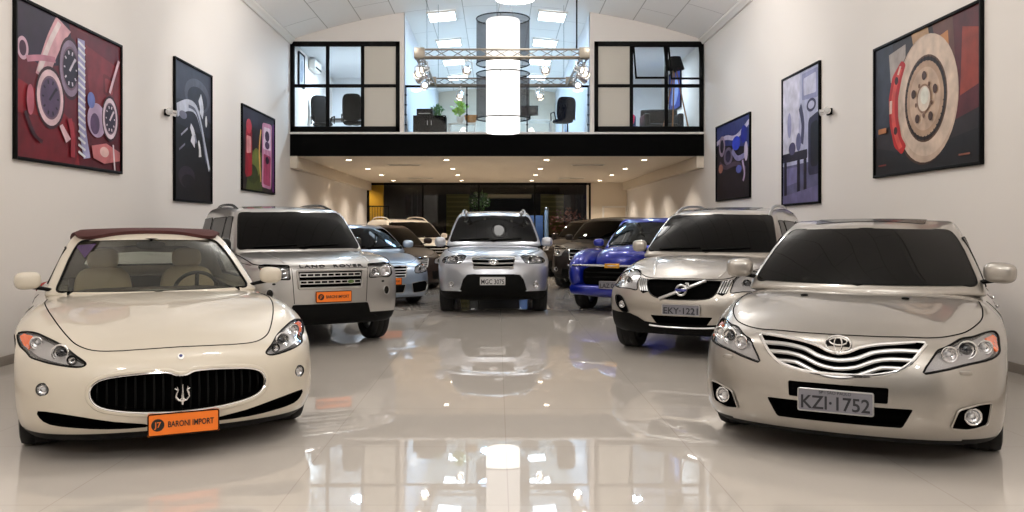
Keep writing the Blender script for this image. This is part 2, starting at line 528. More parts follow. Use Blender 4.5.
def add_seat(root, x, y, z, m, head=True):
    b = bmesh.new(); lumped((x, y, z+.1), (.5, .52, .2), .55, (.08, 0, 0), b); o = obj('seat', b, m, root)
    b = bmesh.new(); lumped((x, y+.3, z+.42), (.5, .17, .62), .55, (-.22, 0, 0), b); obj('seat_back', b, m, o)
    if head:
        b = bmesh.new(); lumped((x, y+.39, z+.80), (.27, .11, .19), .6, (-.2, 0, 0), b)
        for s in (-1, 1): cyl(b, (x+s*.06, y+.375, z+.66), (x+s*.06, y+.385, z+.76), .008, n=8)
        obj('headrest', b, m, o)

def add_steering(root, x, y, z, m):
    mx = Matrix.Translation((x, y, z)) @ Matrix.Rotation(math.radians(-65), 4, 'X')
    b = bmesh.new(); tube(b, [mx @ Vector((.185*math.cos(2*PI*i/28), .185*math.sin(2*PI*i/28), 0)) for i in range(28)], .017, 8, True)
    for a in (PI, 0, -PI/2): tube(b, [mx @ Vector((.05*math.cos(a), .05*math.sin(a), -.02)), mx @ Vector((.18*math.cos(a), .18*math.sin(a), 0))], .018, 6)
    lumped(mx @ Vector((0, 0, -.02)), (.13, .13, .06), .7, (math.radians(-65), 0, 0), b)
    obj('steering_wheel', b, m, root)

def ringbm(bm, c, r, t, d=(0, -1, 0), n=28):
    """torus-like ring of radius r and tube t facing d"""
    mx = Matrix.Translation(c) @ frame_to(d)
    tube(bm, [mx @ Vector((r*math.cos(2*PI*i/n), r*math.sin(2*PI*i/n), 0)) for i in range(n)], t, 8, True)

def bowl(bm, c, r, depth, d=(0, -1, 0), n=24, mi=0):
    mx = Matrix.Translation(c) @ frame_to(d)
    lathe(bm, [(r, 0), (r*.97, -depth*.2), (r*.8, -depth*.6), (r*.5, -depth*.9), (.0, -depth), (0, -depth-.004), (r*.55, -depth*.9-.004), (r*.86, -depth*.6), (r*1.03, -depth*.2), (r*1.04, 0)], n, mx, closed=False, mi=mi)

def dome(bm, c, r, h, d=(0, -1, 0), n=20, mi=0):
    mx = Matrix.Translation(c) @ frame_to(d)
    lathe(bm, [(0, -.012), (r, -.012), (r, 0), (r*.92, h*.45), (r*.7, h*.78), (r*.38, h*.95), (0, h)], n, mx, mi=mi)
# ---------------------------------------------------------------- one car = hull + cabin + glass + wheels + its own features
def at_z(sp, z):
    return tab(z, sp['gz'], sp['gW'])

def screen_outline(sp, z0, z1, pillar, r=.05, n=5):
    R = []
    for i in range(n+1):
        z = lerp(z1, z0, i/n); R.append((at_z(sp, z)-pillar, z))
    p = [(0, z1+.012)]+R+[(0, z0-sp.get('wsdip', .02))]
    q = sym(p); N = len(q)
    return rnd(q, [0]+[r]+[0]*(n-1)+[r]+[0]+[r]+[0]*(n-1)+[r] if N == 2*n+4 else r, 4)

def build_car(sp, feats):
    root = empty('car', (sp['at'][0], sp['at'][1], 0), math.radians(sp['at'][2]), sp['label'], 'car', sp.get('group'))
    P = sp['paint']; lvl = sp.get('lvl', 2)
    hb = hull(sp, lvl); S = Surf(hb); cb = cabin(sp, lvl); C = Surf(cb); sp['_cb'] = cb.copy()
    for f in hb.faces:
        if f.calc_center_median().z < sp.get('sillz', 0): f.material_index = 3
    mats = [P, M['void'], M['reflector'], M['black'], M['blackleather']]
    cut = bmesh.new()
    R = sp['wheel'][0]; W = sp['halfw']
    for y in sp['axles']:
        for s in (-1, 1):
            cyl(cut, (s*(W-.36), y, R*.97), (s*(W+.3), y, R*.97), R+sp.get('archgap', .05), n=40, mi=1)
    for c in sp.get('cuts', []):
        out, depth, mi = c[:3]; ax = c[3] if len(c) > 3 else 'y'
        cutter(cut, S, out, depth, ax, mi=mi)
        if len(c) > 4 and c[4]: cutter(cut, S, mir(out), depth, ax, mi=mi)
    for fx, fz_, fr in sp.get('fogcut', []):
        for s in (1, -1): cutter(cut, S, circ(s*fx, fz_, fr, 20), .05, 'y', mi=1)
    if sp.get('open'):
        x, y0, y1, z0 = sp['tub']; zt = sp['gz'][0]
        tubbox = lambda b: box(b, (0, (y0+y1)/2, (z0+zt+.10)/2), (2*x, y1-y0, zt+.10-z0), mi=4)
        tubbox(cut)
    hb2, ms = boolean(hb, mats, cut, mats)
    body = obj('body', hb2, ms, root, 32)
    # cabin shell with its window openings
    ws = sp['ws']; so = sp.get('sidewin', []); rw = sp.get('rw')
    cm = sp.get('roofmat', P)
    if sp.get('open'):
        c2 = bmesh.new()
        cutter(c2, C, ws, .5, 'y', mi=1)
        for o in so:
            cutter(c2, C, o, .12, '-x', mi=1); cutter(c2, C, o, .12, 'x', mi=1)
        if rw: cutter(c2, C, rw, .4, '-y', mi=1)
        x, y0, y1, z0 = sp['tub']; box(c2, (0, (y0+y1)/2, sp['gz'][0]-.05), (2*x, y1-y0, .3), mi=1)
        def solid(o):
            s = o.modifiers.new('t', 'SOLIDIFY'); s.thickness = .03; s.offset = -1
        cb = evaluate(cb, solid)
        cb, ms = boolean(cb, [cm, M['black']], c2, [cm, M['black']])
    else: ms = [cm]
    cab = obj('cabin', cb, ms, root, 32)
    g = sp.get('glass', M['darkglass']); go = -.004 if sp.get("open") else .007; dk = M['void']
    def pane(name, out, ax, sd=0):
        b = bmesh.new(); patch(b, C, out, go, .004, ax, .05); o = obj(name, b, g, root, 30)
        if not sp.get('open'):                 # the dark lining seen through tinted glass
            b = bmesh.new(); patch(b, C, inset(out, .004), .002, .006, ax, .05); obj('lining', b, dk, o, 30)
        b = bmesh.new(); q = along(C, inset(out, -.002), ax, .001, raw=True); tube(b, q, sp.get('seal', .009), 6, True); obj('seal', b, sp.get('sealmat', M['black']), o)
        return o
    wsc = pane('windscreen', ws, 'y')
    for o in so:
        pane('side_window', o, '-x'); pane('side_window', o, 'x')
    if rw: pane('rear_window', rw, '-y')
    # wipers at the foot of the windscreen
    zc = min(p[1] for p in ws)
    for x0, x1 in sp.get('wipers', ((-.05, .5), (-.62, -.08))):
        b = bmesh.new(); pts = [(lerp(x0, x1, k/6), zc+.018+.03*k/6*sp.get('wup', 1)) for k in range(7)]
        tube(b, along(C, pts, 'y', .016, raw=True), .009, 6); obj('wiper', b, M['black'], root)
    add_wheels(root, sp)
    if 'mirror' in sp: add_mirrors(root, sp, P, sp.get('mirmat'))
    if sp.get('open'):
        x, y0, y1, z0 = sp['tub']; zt = sp['gz'][0]
        b = bmesh.new(); lumped((0, y0+.24, zt-.05), (2*x*.98, .46, .2), .4, (0, 0, 0), b); obj('dashboard', b, sp.get('dashmat', M['blackleather']), root)
        for sx in (-.37, .37): add_seat(root, sx, y0+.92, z0+sp.get('seatz', .12), sp.get('seatmat', M['blackleather']))
        for sx in (-.33, .33):
            if y1-y0 > 2: add_seat(root, sx, y0+1.62, z0+sp.get('seatz', .12)+.02, sp.get('seatmat', M['blackleather']), sp.get('rearheads', True))
        add_steering(root, sp.get('wheelx', .37), y0+.55, zt-.01, M['blackleather'])
        b = bmesh.new(); lumped((0, sp['yf'][-1]+.04, sp['gz'][-1]-.075), (.24, .04, .075), .6, (0, 0, 0), b); cyl(b, (0, sp['yf'][-1]+.03, sp['gz'][-1]-.05), (0, sp['yf'][-1]+.05, sp['gz'][-1]+.01), .012); obj('rear_view_mirror', b, M['black'], root)
    if feats: feats(root, S, C, sp)
    sp.pop('_cb').free()
    return root

# feature helpers -----------------------------------------------------------
def seam(root, S, pts, ax='z', r=.0035, both=True, n=6, name='panel_gap', m=None, off=0):
    for s in ((1, -1) if both else (1,)):
        b = bmesh.new(); q = spl([(x*s, y) for x, y in pts], n, False); tube(b, along(S, q, ax, off, raw=True), r, 6); obj(name, b, m or M['void'], root)

def side_seam(root, S, pts, r=.0035):
    for ax in ('x', '-x'):
        b = bmesh.new(); tube(b, along(S, spl(pts, 6, False), ax, 0, raw=True), r, 6); obj('door_gap', b, M['void'], root)

def headlight(root, S, out, bulbs, amber=None, ax='y', bezel=True, floor=.06, cover=M['lens'], amat='amber', edge=.006):
    """bulbs: (x, z, r, depth, kind). Built for +x and mirrored"""
    for s in (1, -1):
        o2 = out if s > 0 else mir(out)
        b = bmesh.new(); patch(b, S, inset(o2, .004), -floor+.008, .006, ax, .05); h = obj('headlight', b, M['silverplastic'] if bezel else M['trimblack'], root)
        for (x, z, r, dep, kind) in bulbs:
            p, nn = S.hit((s*x, z), ax); d = Vector((s*.12, -1, 0)).normalized()
            c = p - d*dep
            b = bmesh.new(); bowl(b, c, r, r*.8, d); q = obj('reflector', b, M['chrome'], h)
            b = bmesh.new()
            dome(b, c - d*r*.55, r*(.62 if kind == 'p' else .34), r*(.5 if kind == 'p' else .35), d); obj('lamp', b, M['projector'] if kind == 'p' else M['bulb'], q)
            b = bmesh.new(); ringbm(b, c, r*1.03, r*.09+.003, d); obj('bezel', b, M['chrome'] if kind != 'k' else M['black'], q)
        if amber:
            am = amber if s > 0 else mir(amber)
            b = bmesh.new(); patch(b, S, am, -.012, .02, ax, .05); obj('indicator', b, M[amat], h)
        b = bmesh.new(); patch(b, S, o2, -.001, .004, ax, .05); obj('lens_cover', b, cover, h)
        b = bmesh.new(); tube(b, along(S, o2, ax, 0, raw=True), edge, 6, True); obj('rim_seal', b, M['black'], h)

def fog(root, S, x, z, r, both=True, ring=M['chrome'], back=.0):
    for s in (1, -1):
        p, nn = S.hit((s*x, z)); d = (Vector((nn.x, nn.y, 0)).normalized()+Vector((0, -.6, 0))).normalized(); p = p - d*back + nn*.004
        b = bmesh.new(); ringbm(b, p, r, r*.13, d); o = obj('fog_light', b, ring, root)
        b = bmesh.new(); bowl(b, p, r*.97, r*.6, d); obj('reflector', b, M['reflector'], o)
        b = bmesh.new(); dome(b, p-d*r*.2, r*.88, r*.2, d); obj('lens', b, M['lens'], o)
        b = bmesh.new(); dome(b, p-d*r*.45, r*.36, r*.25, d); obj('lamp', b, M['bulb'], o)

def plate(root, x, y, z, w, h, txt, small=None, kind='grey', tilt=0, logo=False, bracket=True):
    """number plate or dealer plate standing at the front, lettering raised on it"""
    m = {'grey': M['plategrey'], 'orange': M['orange'], 'white': mat('plate_white', srgb(205), .45)}[kind]
    mx = Matrix.Translation((x, y, z)) @ Matrix.Rotation(tilt, 4, 'X') @ FRONT
    b = bmesh.new(); prism(b, rnd([(-w/2, -h/2), (w/2, -h/2), (w/2, h/2), (-w/2, h/2)], .012), -.004, .004, mx); o = obj('number_plate' if kind != 'orange' else 'dealer_plate', b, m, root)
    b = bmesh.new(); q = rnd([(-w/2+.004, -h/2+.004), (w/2-.004, -h/2+.004), (w/2-.004, h/2-.004), (-w/2+.004, h/2-.004)], .012); tube(b, [mx @ Vector((a, c, .003)) for a, c in q], .0045, 6, True); obj('plate_frame', b, M['satin'] if kind != 'orange' else M['black'], o)
    if bracket:
        b = bmesh.new(); box(b, (x, y+.035, z), (w*.7, .06, h*.75), bev=.01); obj('plate_bracket', b, M['black'], o)
    def let(t, size, cx, cy, bold, fit, ink, sp_=1.0, nm='lettering'):
        bm = text_bm(t, size, bold, .0012, sp_)
        if not bm.verts: return
        xs = [v.co.x for v in bm.verts]; wd = max(xs)-min(xs); ys = [v.co.y for v in bm.verts]
        k = fit/wd; c0 = (max(xs)+min(xs))/2; c1 = (max(ys)+min(ys))/2
        for v in bm.verts: v.co = mx @ Vector(((v.co.x-c0)*k+cx, (v.co.y-c1)*1.0+cy, v.co.z+.0055))
        obj(nm, bm, ink, o, 20)
    if kind == 'orange':
        let(txt, h*.36, w*.10, 0, h*.006, w*.64, M['ink'])
        b = bmesh.new(); prism(b, circ(-w*.36, 0, h*.27, 24), .004, .006, mx); e = obj('logo', b, M['ink'], o)
        bm = text_bm('J7', h*.34, h*.004, .001); 
        for v in bm.verts: v.co = mx @ Vector((v.co.x-w*.36, v.co.y, v.co.z+.0072))
        obj('logo_lettering', bm, M['orange'], e, 20)
    else:
        let(txt, h*.80, 0, -h*.08, h*.012, w*.90, M['darkink'])
        if small: let(small, h*.19, 0, h*.37, 0, w*.42, M['darkink'], nm='small_lettering')
    return o
# ---------------------------------------------------------------- the cars' shapes
TT = [0, .3, .58, .8, .93, 1]
SS = [.90, .965, .995, 1.0, .99, .96, .91]
FZ = [0, .07, .28, .52, .75, .92, 1]

def spec_coupe():
    return dict(T=TT, S=[.90, .965, .995, 1.0, 1.0, .985, .935], fz=[0, .07, .28, .55, .8, .94, 1], halfw=.955, lvl=3, sweep=[0, .015, .065, .16, .29, .46],
      front=[(.11, .20, .97), (.205, .05, 1.03), (.30, 0, 1.05), (.45, 0, 1.06), (.58, .03, 1.06), (.66, .09, 1.04), (.70, .22, .99)],
      stations=[(.2, .875, [.70, .70, .70, .70, .69, .665], .12, 1),
        (.42, .975, [.765, .76, .752, .755, .76, .735], .12, .72),
        (.80, .985, [.845, .84, .83, .855, .86, .815], .12, .4),
        (1.25, .975, [.912, .906, .893, .905, .90, .85], .13, .12),
        (1.75, .955, [.955, .95, .935, .92, .90, .85], .15, 0),
        (2.5, .94, [.94, .94, .935, .93, .92, .86], .15, 0),
        (3.3, .955, [.94, .94, .94, .94, .93, .87], .15, 0),
        (3.95, .98, [.98, .98, .975, .97, .95, .88], .16, 0),
        (4.55, .95, [.98, .97, .96, .92, .89, .83], .2, 0),
        (4.86, .86, [.93, .92, .90, .87, .84, .79], .24, 0)],
      yf=[1.62, 1.80, 2.12, 2.38, 2.5], yr=[4.15, 4.02, 3.75, 3.5, 3.3], gz=[.90, 1.02, 1.20, 1.325, 1.375], gW=[.84, .79, .72, .655, .60],
      gfr=[0, .12, .4, .65, .9, 1], roofz=[0, .015, .03, .03, .01, 0], crown=.02, swf=.34, swr=.25, wsdip=.0,
      wheel=(.35, .255, .255, 7), track=1.595, axles=(.94, 3.87), style=1, mirror=(.84, 1.99, 1.04, .19, .14, .12))

def spec_saloon():
    return dict(T=TT, S=[.90, .965, .995, 1.0, 1.0, .98, .93], fz=[0, .07, .28, .54, .78, .93, 1], halfw=.915, lvl=3, sweep=[0, .015, .06, .15, .27, .43],
      front=[(.13, .18, .97), (.215, .05, 1.03), (.33, 0, 1.05), (.50, .0, 1.05), (.65, .035, 1.05), (.755, .09, 1.04), (.80, .21, .99)],
      stations=[(.2, .86, [.80, .80, .795, .785, .77, .73], .14, 1),
        (.42, .925, [.86, .86, .855, .85, .83, .785], .15, .7),
        (.75, .94, [.925, .925, .92, .91, .89, .84], .16, .35),
        (1.05, .94, [.975, .975, .97, .955, .935, .88], .17, .12),
        (1.35, .935, [1.0, 1.0, .99, .975, .95, .90], .18, 0),
        (2.2, .93, [.99, .99, .985, .975, .96, .91], .18, 0),
        (3.1, .93, [1.0, 1.0, 1.0, .99, .97, .92], .18, 0),
        (3.8, .925, [1.05, 1.05, 1.04, 1.03, 1.0, .94], .2, 0),
        (4.5, .89, [1.06, 1.06, 1.05, 1.03, 1.0, .94], .24, 0),
        (4.79, .82, [1.03, 1.03, 1.02, 1.0, .96, .91], .28, 0)],
      yf=[1.12, 1.30, 1.62, 1.86, 2.0], yr=[4.2, 4.02, 3.72, 3.45, 3.25], gz=[.95, 1.09, 1.28, 1.415, 1.46], gW=[.85, .81, .735, .665, .61],
      gfr=[0, .12, .35, .6, .88, 1], roofz=[0, .02, .05, .05, .02, 0], crown=.02, swf=.34, swr=.25, wsdip=.0,
      wheel=(.33, .22, .235, 10), track=1.575, axles=(.96, 3.73), mirror=(.81, 1.58, 1.13, .21, .15, .14))

def spec_suv():                       # rounded family off-roader (also the base of the far ones)
    return dict(T=TT, S=[.90, .965, .995, 1.0, 1.0, .98, .935], fz=[0, .07, .28, .54, .78, .93, 1], halfw=.945, lvl=2, sweep=[0, .012, .05, .13, .25, .41],
      front=[(.24, .18, .94), (.29, .06, 1.01), (.44, 0, 1.04), (.62, .0, 1.05), (.78, .03, 1.05), (.89, .08, 1.04), (.95, .19, .99)],
      stations=[(.18, .87, [.95, .95, .945, .935, .92, .88], .24, 1),
        (.40, .955, [1.025, 1.025, 1.02, 1.01, .99, .945], .25, .7),
        (.72, .97, [1.085, 1.085, 1.08, 1.07, 1.05, 1.0], .26, .35),
        (1.0, .97, [1.125, 1.125, 1.12, 1.11, 1.085, 1.03], .27, .12),
        (1.3, .965, [1.15, 1.15, 1.14, 1.12, 1.10, 1.04], .27, 0),
        (2.1, .965, [1.12, 1.12, 1.12, 1.11, 1.09, 1.04], .27, 0),
        (3.0, .965, [1.12, 1.12, 1.12, 1.11, 1.09, 1.04], .27, 0),
        (3.8, .965, [1.13, 1.13, 1.13, 1.12, 1.10, 1.05], .28, 0),
        (4.4, .94, [1.13, 1.13, 1.13, 1.12, 1.09, 1.04], .32, 0),
        (4.62, .88, [1.1, 1.1, 1.1, 1.08, 1.05, 1.0], .36, 0)],
      yf=[1.08, 1.25, 1.55, 1.80, 1.95], yr=[4.55, 4.5, 4.38, 4.22, 4.05], gz=[1.06, 1.21, 1.44, 1.60, 1.65], gW=[.88, .84, .765, .705, .655],
      gfr=[0, .1, .35, .65, .9, 1], roofz=[0, .025, .06, .07, .05, .03], crown=.025, swf=.30, swr=.15, wsdip=.0,
      wheel=(.37, .235, .25, 5), track=1.625, axles=(.90, 3.63), mirror=(.85, 1.58, 1.22, .18, .15, .14))

def spec_cross():                     # silver crossover on the right, bonnet sloping to a low wide grille
    sp = spec_suv(); sp.update(lvl=3,
      front=[(.24, .20, .94), (.29, .07, 1.01), (.43, .01, 1.04), (.60, .0, 1.05), (.74, .03, 1.06), (.84, .07, 1.04), (.895, .17, .99)],
      sweep=[0, .02, .07, .15, .27, .42])
    st = list(sp['stations'])
    st[0] = (.17, .895, [.895, .89, .88, .865, .84, .80], .24, 1)
    st[1] = (.42, .985, [1.0, .99, .975, .955, .93, .88], .25, .7)
    st[2] = (.74, .972, [1.065, 1.06, 1.045, 1.02, .99, .93], .26, .35)
    st[3] = (1.03, .972, [1.115, 1.11, 1.09, 1.065, 1.03, .98], .27, .12)
    st[4] = (1.33, .968, [1.14, 1.135, 1.12, 1.09, 1.06, 1.0], .27, 0)
    sp['stations'] = st; sp['yf'] = [1.12, 1.29, 1.58, 1.83, 1.98]
    return sp

def spec_boxy():                      # upright off-roader with a clamshell bonnet
    sp = spec_suv(); sp.update(lvl=3, sweep=[0, .008, .03, .075, .16, .30], halfw=.955,
      S=[.93, .975, .995, 1.0, 1.0, .985, .955],
      front=[(.28, .14, .95), (.33, .04, 1.01), (.48, .0, 1.04), (.68, .0, 1.05), (.86, .015, 1.05), (.985, .025, 1.04), (1.03, .12, 1.0)],
      T=[0, .3, .58, .82, .95, 1])
    st = list(sp['stations'])
    st[0] = (.12, .89, [1.04, 1.04, 1.04, 1.035, 1.025, 1.0], .28, 1)
    st[1] = (.30, .955, [1.085, 1.085, 1.085, 1.08, 1.065, 1.04], .28, .7)
    st[2] = (.66, .975, [1.115, 1.115, 1.115, 1.11, 1.10, 1.06], .28, .35)
    st[3] = (1.0, .975, [1.14, 1.14, 1.14, 1.135, 1.12, 1.07], .28, .1)
    st[4] = (1.3, .97, [1.16, 1.16, 1.155, 1.15, 1.13, 1.07], .28, 0)
    sp['stations'] = st
    sp.update(yf=[1.14, 1.28, 1.54, 1.74, 1.87], gz=[1.10, 1.24, 1.48, 1.64, 1.69], gW=[.885, .855, .80, .755, .715], swf=.2, yr=[4.42, 4.40, 4.34, 4.28, 4.15],
      wheel=(.37, .235, .245, 5), track=1.64, axles=(.86, 3.52), mirror=(.92, 1.38, 1.19, .2, .22, .14))
    sp['stations'][-1] = (4.46, .9, [1.1, 1.1, 1.1, 1.08, 1.05, 1.0], .36, 0)
    sp['stations'][-2] = (4.3, .945, [1.13, 1.13, 1.13, 1.12, 1.09, 1.04], .32, 0)
    return sp
cam = bpy.data.cameras.new('camera'); co = bpy.data.objects.new('camera', cam); COL.objects.link(co)
FPX = 860; cam.lens = FPX/1024*36; cam.sensor_width = 36; cam.shift_x = 15/1024; cam.shift_y = -28/1024
CAMZ = 1.45
co.location = (0, 0, CAMZ); co.rotation_euler = (PI/2, 0, 0); bpy.context.scene.camera = co
sc = bpy.context.scene
sc.view_settings.view_transform = 'Standard'; sc.view_settings.look = 'None'; sc.view_settings.gamma = 1; sc.view_settings.use_curve_mapping = False
# ---------------------------------------------------------------- features of each car
def shell(root, name, cb, cond, off, th, m, top=None):
    bm = cb.copy(); bm.normal_update()
    bmesh.ops.delete(bm, geom=[f for f in bm.faces if not cond(f.calc_center_median(), f.normal)], context='FACES')
    bm.normal_update()
    N = {v: v.normal.copy() for v in bm.verts}
    for v in bm.verts: v.co += N[v]*off
    r = evaluate(bm, lambda o: setattr_mod(o, th))
    return obj(name, r, m, root, 40)

def setattr_mod(o, th):
    s = o.modifiers.new('t', 'SOLIDIFY'); s.thickness = th; s.offset = -1

def strip(root, S, pts, w, h, m, name, ax='y', off=.01, parent=None, n=8, closed=False, raw=False):
    """a flattened bar that follows the surface"""
    b = bmesh.new(); tube(b, along(S, pts, ax, off, n, closed, raw), w, 8, closed, flat=h); return obj(name, b, m, parent or root)

def onto(root, S, name, outs, off, th, m, ax='y', step=.03, parent=None):
    b = bmesh.new()
    for o in outs: patch(b, S, o, off, th, ax, step)
    return obj(name, b, m, parent or root, 30)

def lettering_on(root, S, txt, x0, x1, z, h, m, y_off=.004, name='lettering', ax='y', parent=None, bold=.0):
    bm = text_bm(txt, 1, bold, .02, 1.25)
    xs = [v.co.x for v in bm.verts]; ys = [v.co.y for v in bm.verts]
    for v in bm.verts:
        u = lerp(x0, x1, (v.co.x-min(xs))/(max(xs)-min(xs))); w = z+h*((v.co.y-min(ys))/(max(ys)-min(ys))-.5)
        p, n = S.hit((u, w), ax); v.co = p+n*(y_off + (.002 if v.co.z > 0 else -.006))
    return obj(name, bm, m, parent or root, 20)

def roof_rails(root, C, x, y0, y1, m, h=.045):
    for s in (1, -1):
        b = bmesh.new(); q = []
        for k in range(13):
            t = k/12; p, n = C.hit((s*x*(1-.06*t), lerp(y0, y1, t)), 'z'); q.append(p+Vector((0, 0, h*min(1, 5*t, 5*(1-t))-.004)))
        tube(b, q, .019, 8); obj('roof_rail', b, m, root)

def feats_coupe(root, S, C, sp):
    g = sp['grille']
    # grille: dark vertical bars in the mouth, bright lip, three pronged badge
    b = bmesh.new()
    for k in range(-9, 10):
        x = k*.053; zt = tab(abs(x), [0, .05, .4, .49], [.52, .545, .535, .5]); zb = tab(abs(x), [0, .2, .35, .47], [.31, .32, .345, .40])
        p, n = S.hit((x, .43)); tube(b, [(x, p.y+.055, zb), (x, p.y+.035, (zt+zb)/2), (x, p.y+.06, zt)], .006, 6)
    gr = obj('grille', b, M['black'], root)
    strip(root, S, inset(g, -.012), .016, 1, sp['paint'], 'grille_surround', off=-.006, raw=True, closed=True)
    strip(root, S, g, .006, 1, M['chrome'], 'grille_trim', off=.002, raw=True, closed=True)
    y = -.012; z = .418; b = bmesh.new(); q = lambda *a: [(x, y, z+v) for x, v in a]
    tube(b, q((0, -.06), (0, -.02), (0, .02), (0, .065)), [.006, .011, .007, .003], 8)
    for s in (1, -1):
        tube(b, q((0, -.035), (s*.022, -.03), (s*.038, -.01), (s*.036, .012), (s*.026, .03), (s*.032, .052)), [.008, .008, .007, .007, .006, .002], 8)
        tube(b, q((s*.026, .03), (s*.045, .042)), [.006, .002], 6)
    lumped((0, y, z-.03), (.03, .02, .03), .8, (0, 0, 0), b); cyl(b, (0, y, z-.02), (0, .06, z-.02), .008)
    obj('emblem', b, M['chrome'], gr, label='chrome three-pronged emblem')
    p, n = S.hit((0, .64)); mx = Matrix.Translation(p) @ frame_to(n); b = bmesh.new(); prism(b, circ(0, 0, .019, 20, .026), -.004, .004, mx); o = obj('bonnet_badge', b, M['chrome'], root)
    b = bmesh.new(); prism(b, circ(0, .006, .011, 16, .011), .004, .006, mx); obj('badge_face', b, mat('badge_blue', srgb(40, 50, 110), .3), o)
    ax = (40,)
    for s in (1, -1):
        pass
    hl(root, S, sp['head'], [(.723, .678, .047, .02, 'p'), (1.0, .715, .036, .02, 'r'), (.60, .643, .026, .015, 'k')],
       [(1.08, .752), (1.19, .757), (1.22, .74), (1.12, .69), (1.04, .672), (1.05, .71)])
    fog(root, S, .775, .475, .037, back=.006, ring=M['trimblack'])
    for s in (1, -1):                        # shallow dish round each fog light
        o = circ(.752*s, .476, .075, 20, .05)
    plate(root, .007, -.022, .247, .42, .14, 'BARONI IMPORT', kind='orange')
    seam(root, S, [(0, .190), (.17, .190), (.36, .205), (.49, .25), (.575, .35), (.63, .48), (.70, .73), (.755, 1.0), (.785, 1.25), (.80, 1.5), (.79, 1.72)], r=.0045)
    for s in (1, -1):
        side_seam(root, S, [(1.62, .30), (1.58, .5), (1.64, .80), (1.75, .86)]); break
    side_seam(root, S, [(3.0, .86), (3.05, .6), (2.95, .32)])
    # bonnet slats near the windscreen, sticker, door handles
    b = bmesh.new(); top = spl(sym([(0, 2.56), (.28, 2.585), (.50, 2.65), (.60, 2.82), (.62, 3.1), (.59, 3.4), (.47, 3.60), (.22, 3.68), (0, 3.69)]), 3)
    patch(b, C, top, .03, .036, 'z', .05); st = obj('soft_top', b, sp['topmat'], root, 50)
    q = rnd([(3.40, 1.29), (3.45, .995), (3.78, .99), (3.66, 1.12), (3.54, 1.28)], .03)
    for ax in ('x', '-x'): b = bmesh.new(); patch(b, C, q, .014, .02, ax, .05); obj('soft_top_quarter', b, sp['topmat'], st, 50)
    b = bmesh.new(); patch(b, C, [(-.60, 1.30), (-.44, 1.315), (-.53, 1.20)], .0, .003, 'y', .05); obj('sticker', b, mat('sticker_purple', srgb(60, 38, 78), .5), root)
    for s in (1, -1):
        b = bmesh.new(); p, n = S.hit((2.75, .76), '-x' if s > 0 else 'x'); lumped(p+Vector((s*.012, 0, 0)), (.03, .2, .03), .6, (0, 0, 0), b); obj('door_handle', b, M['chrome'], root)
        b = bmesh.new(); ball(b, (s*.82, 4.76, .80), .12, (1.4, .55, .7)); obj('tail_light', b, M['redlens'], root)

def hl(root, S, out, bulbs, amber=None, ang=40, floor=.055, dark=False, edge=.006, chips=True):
    """swept back headlight cut on the diagonal: (u, z) outlines"""
    for s in (1, -1):
        ax = (ang*s,); f = (lambda o: o) if s > 0 else mir
        b = bmesh.new(); patch(b, S, f(inset(out, .004)), -.028, .006, ax, .04); h = obj('headlight', b, M['trimblack'] if dark else M['silverplastic'], root)
        a = math.radians(ang)*s
        d = Vector((math.sin(a*.55), -math.cos(a*.55), 0))
        for (u, z, r, dep, kind) in bulbs:
            p, nn = S.hit((u*s, z), ax); c = p-d*.006
            b = bmesh.new(); bowl(b, c, r, min(.022, r*.6), d); q = obj('reflector', b, M['chrome'], h)
            b = bmesh.new(); dome(b, c-d*.018, r*(.66 if kind == 'p' else .36), r*(.5 if kind == 'p' else .35), d); obj('lamp', b, M['projector'] if kind in 'pk' else M['bulb'], q)
            b = bmesh.new(); ringbm(b, c, r*1.03, r*.08+.003, d); obj('bezel', b, M['black'] if kind == 'k' else M['chrome'], q)
        if amber:
            b = bmesh.new(); patch(b, S, f(amber), .0025, .006, ax, .04); obj('indicator', b, M['amber'], h, label='amber indicator at the outer end')
        b = bmesh.new(); patch(b, S, f(out), -.001, .004, ax, .04); obj('lens_cover', b, M['lens'], h)
        b = bmesh.new(); tube(b, along(S, f(out), ax, 0, raw=True), edge, 6, True); obj('rim_seal', b, M['black'], h)

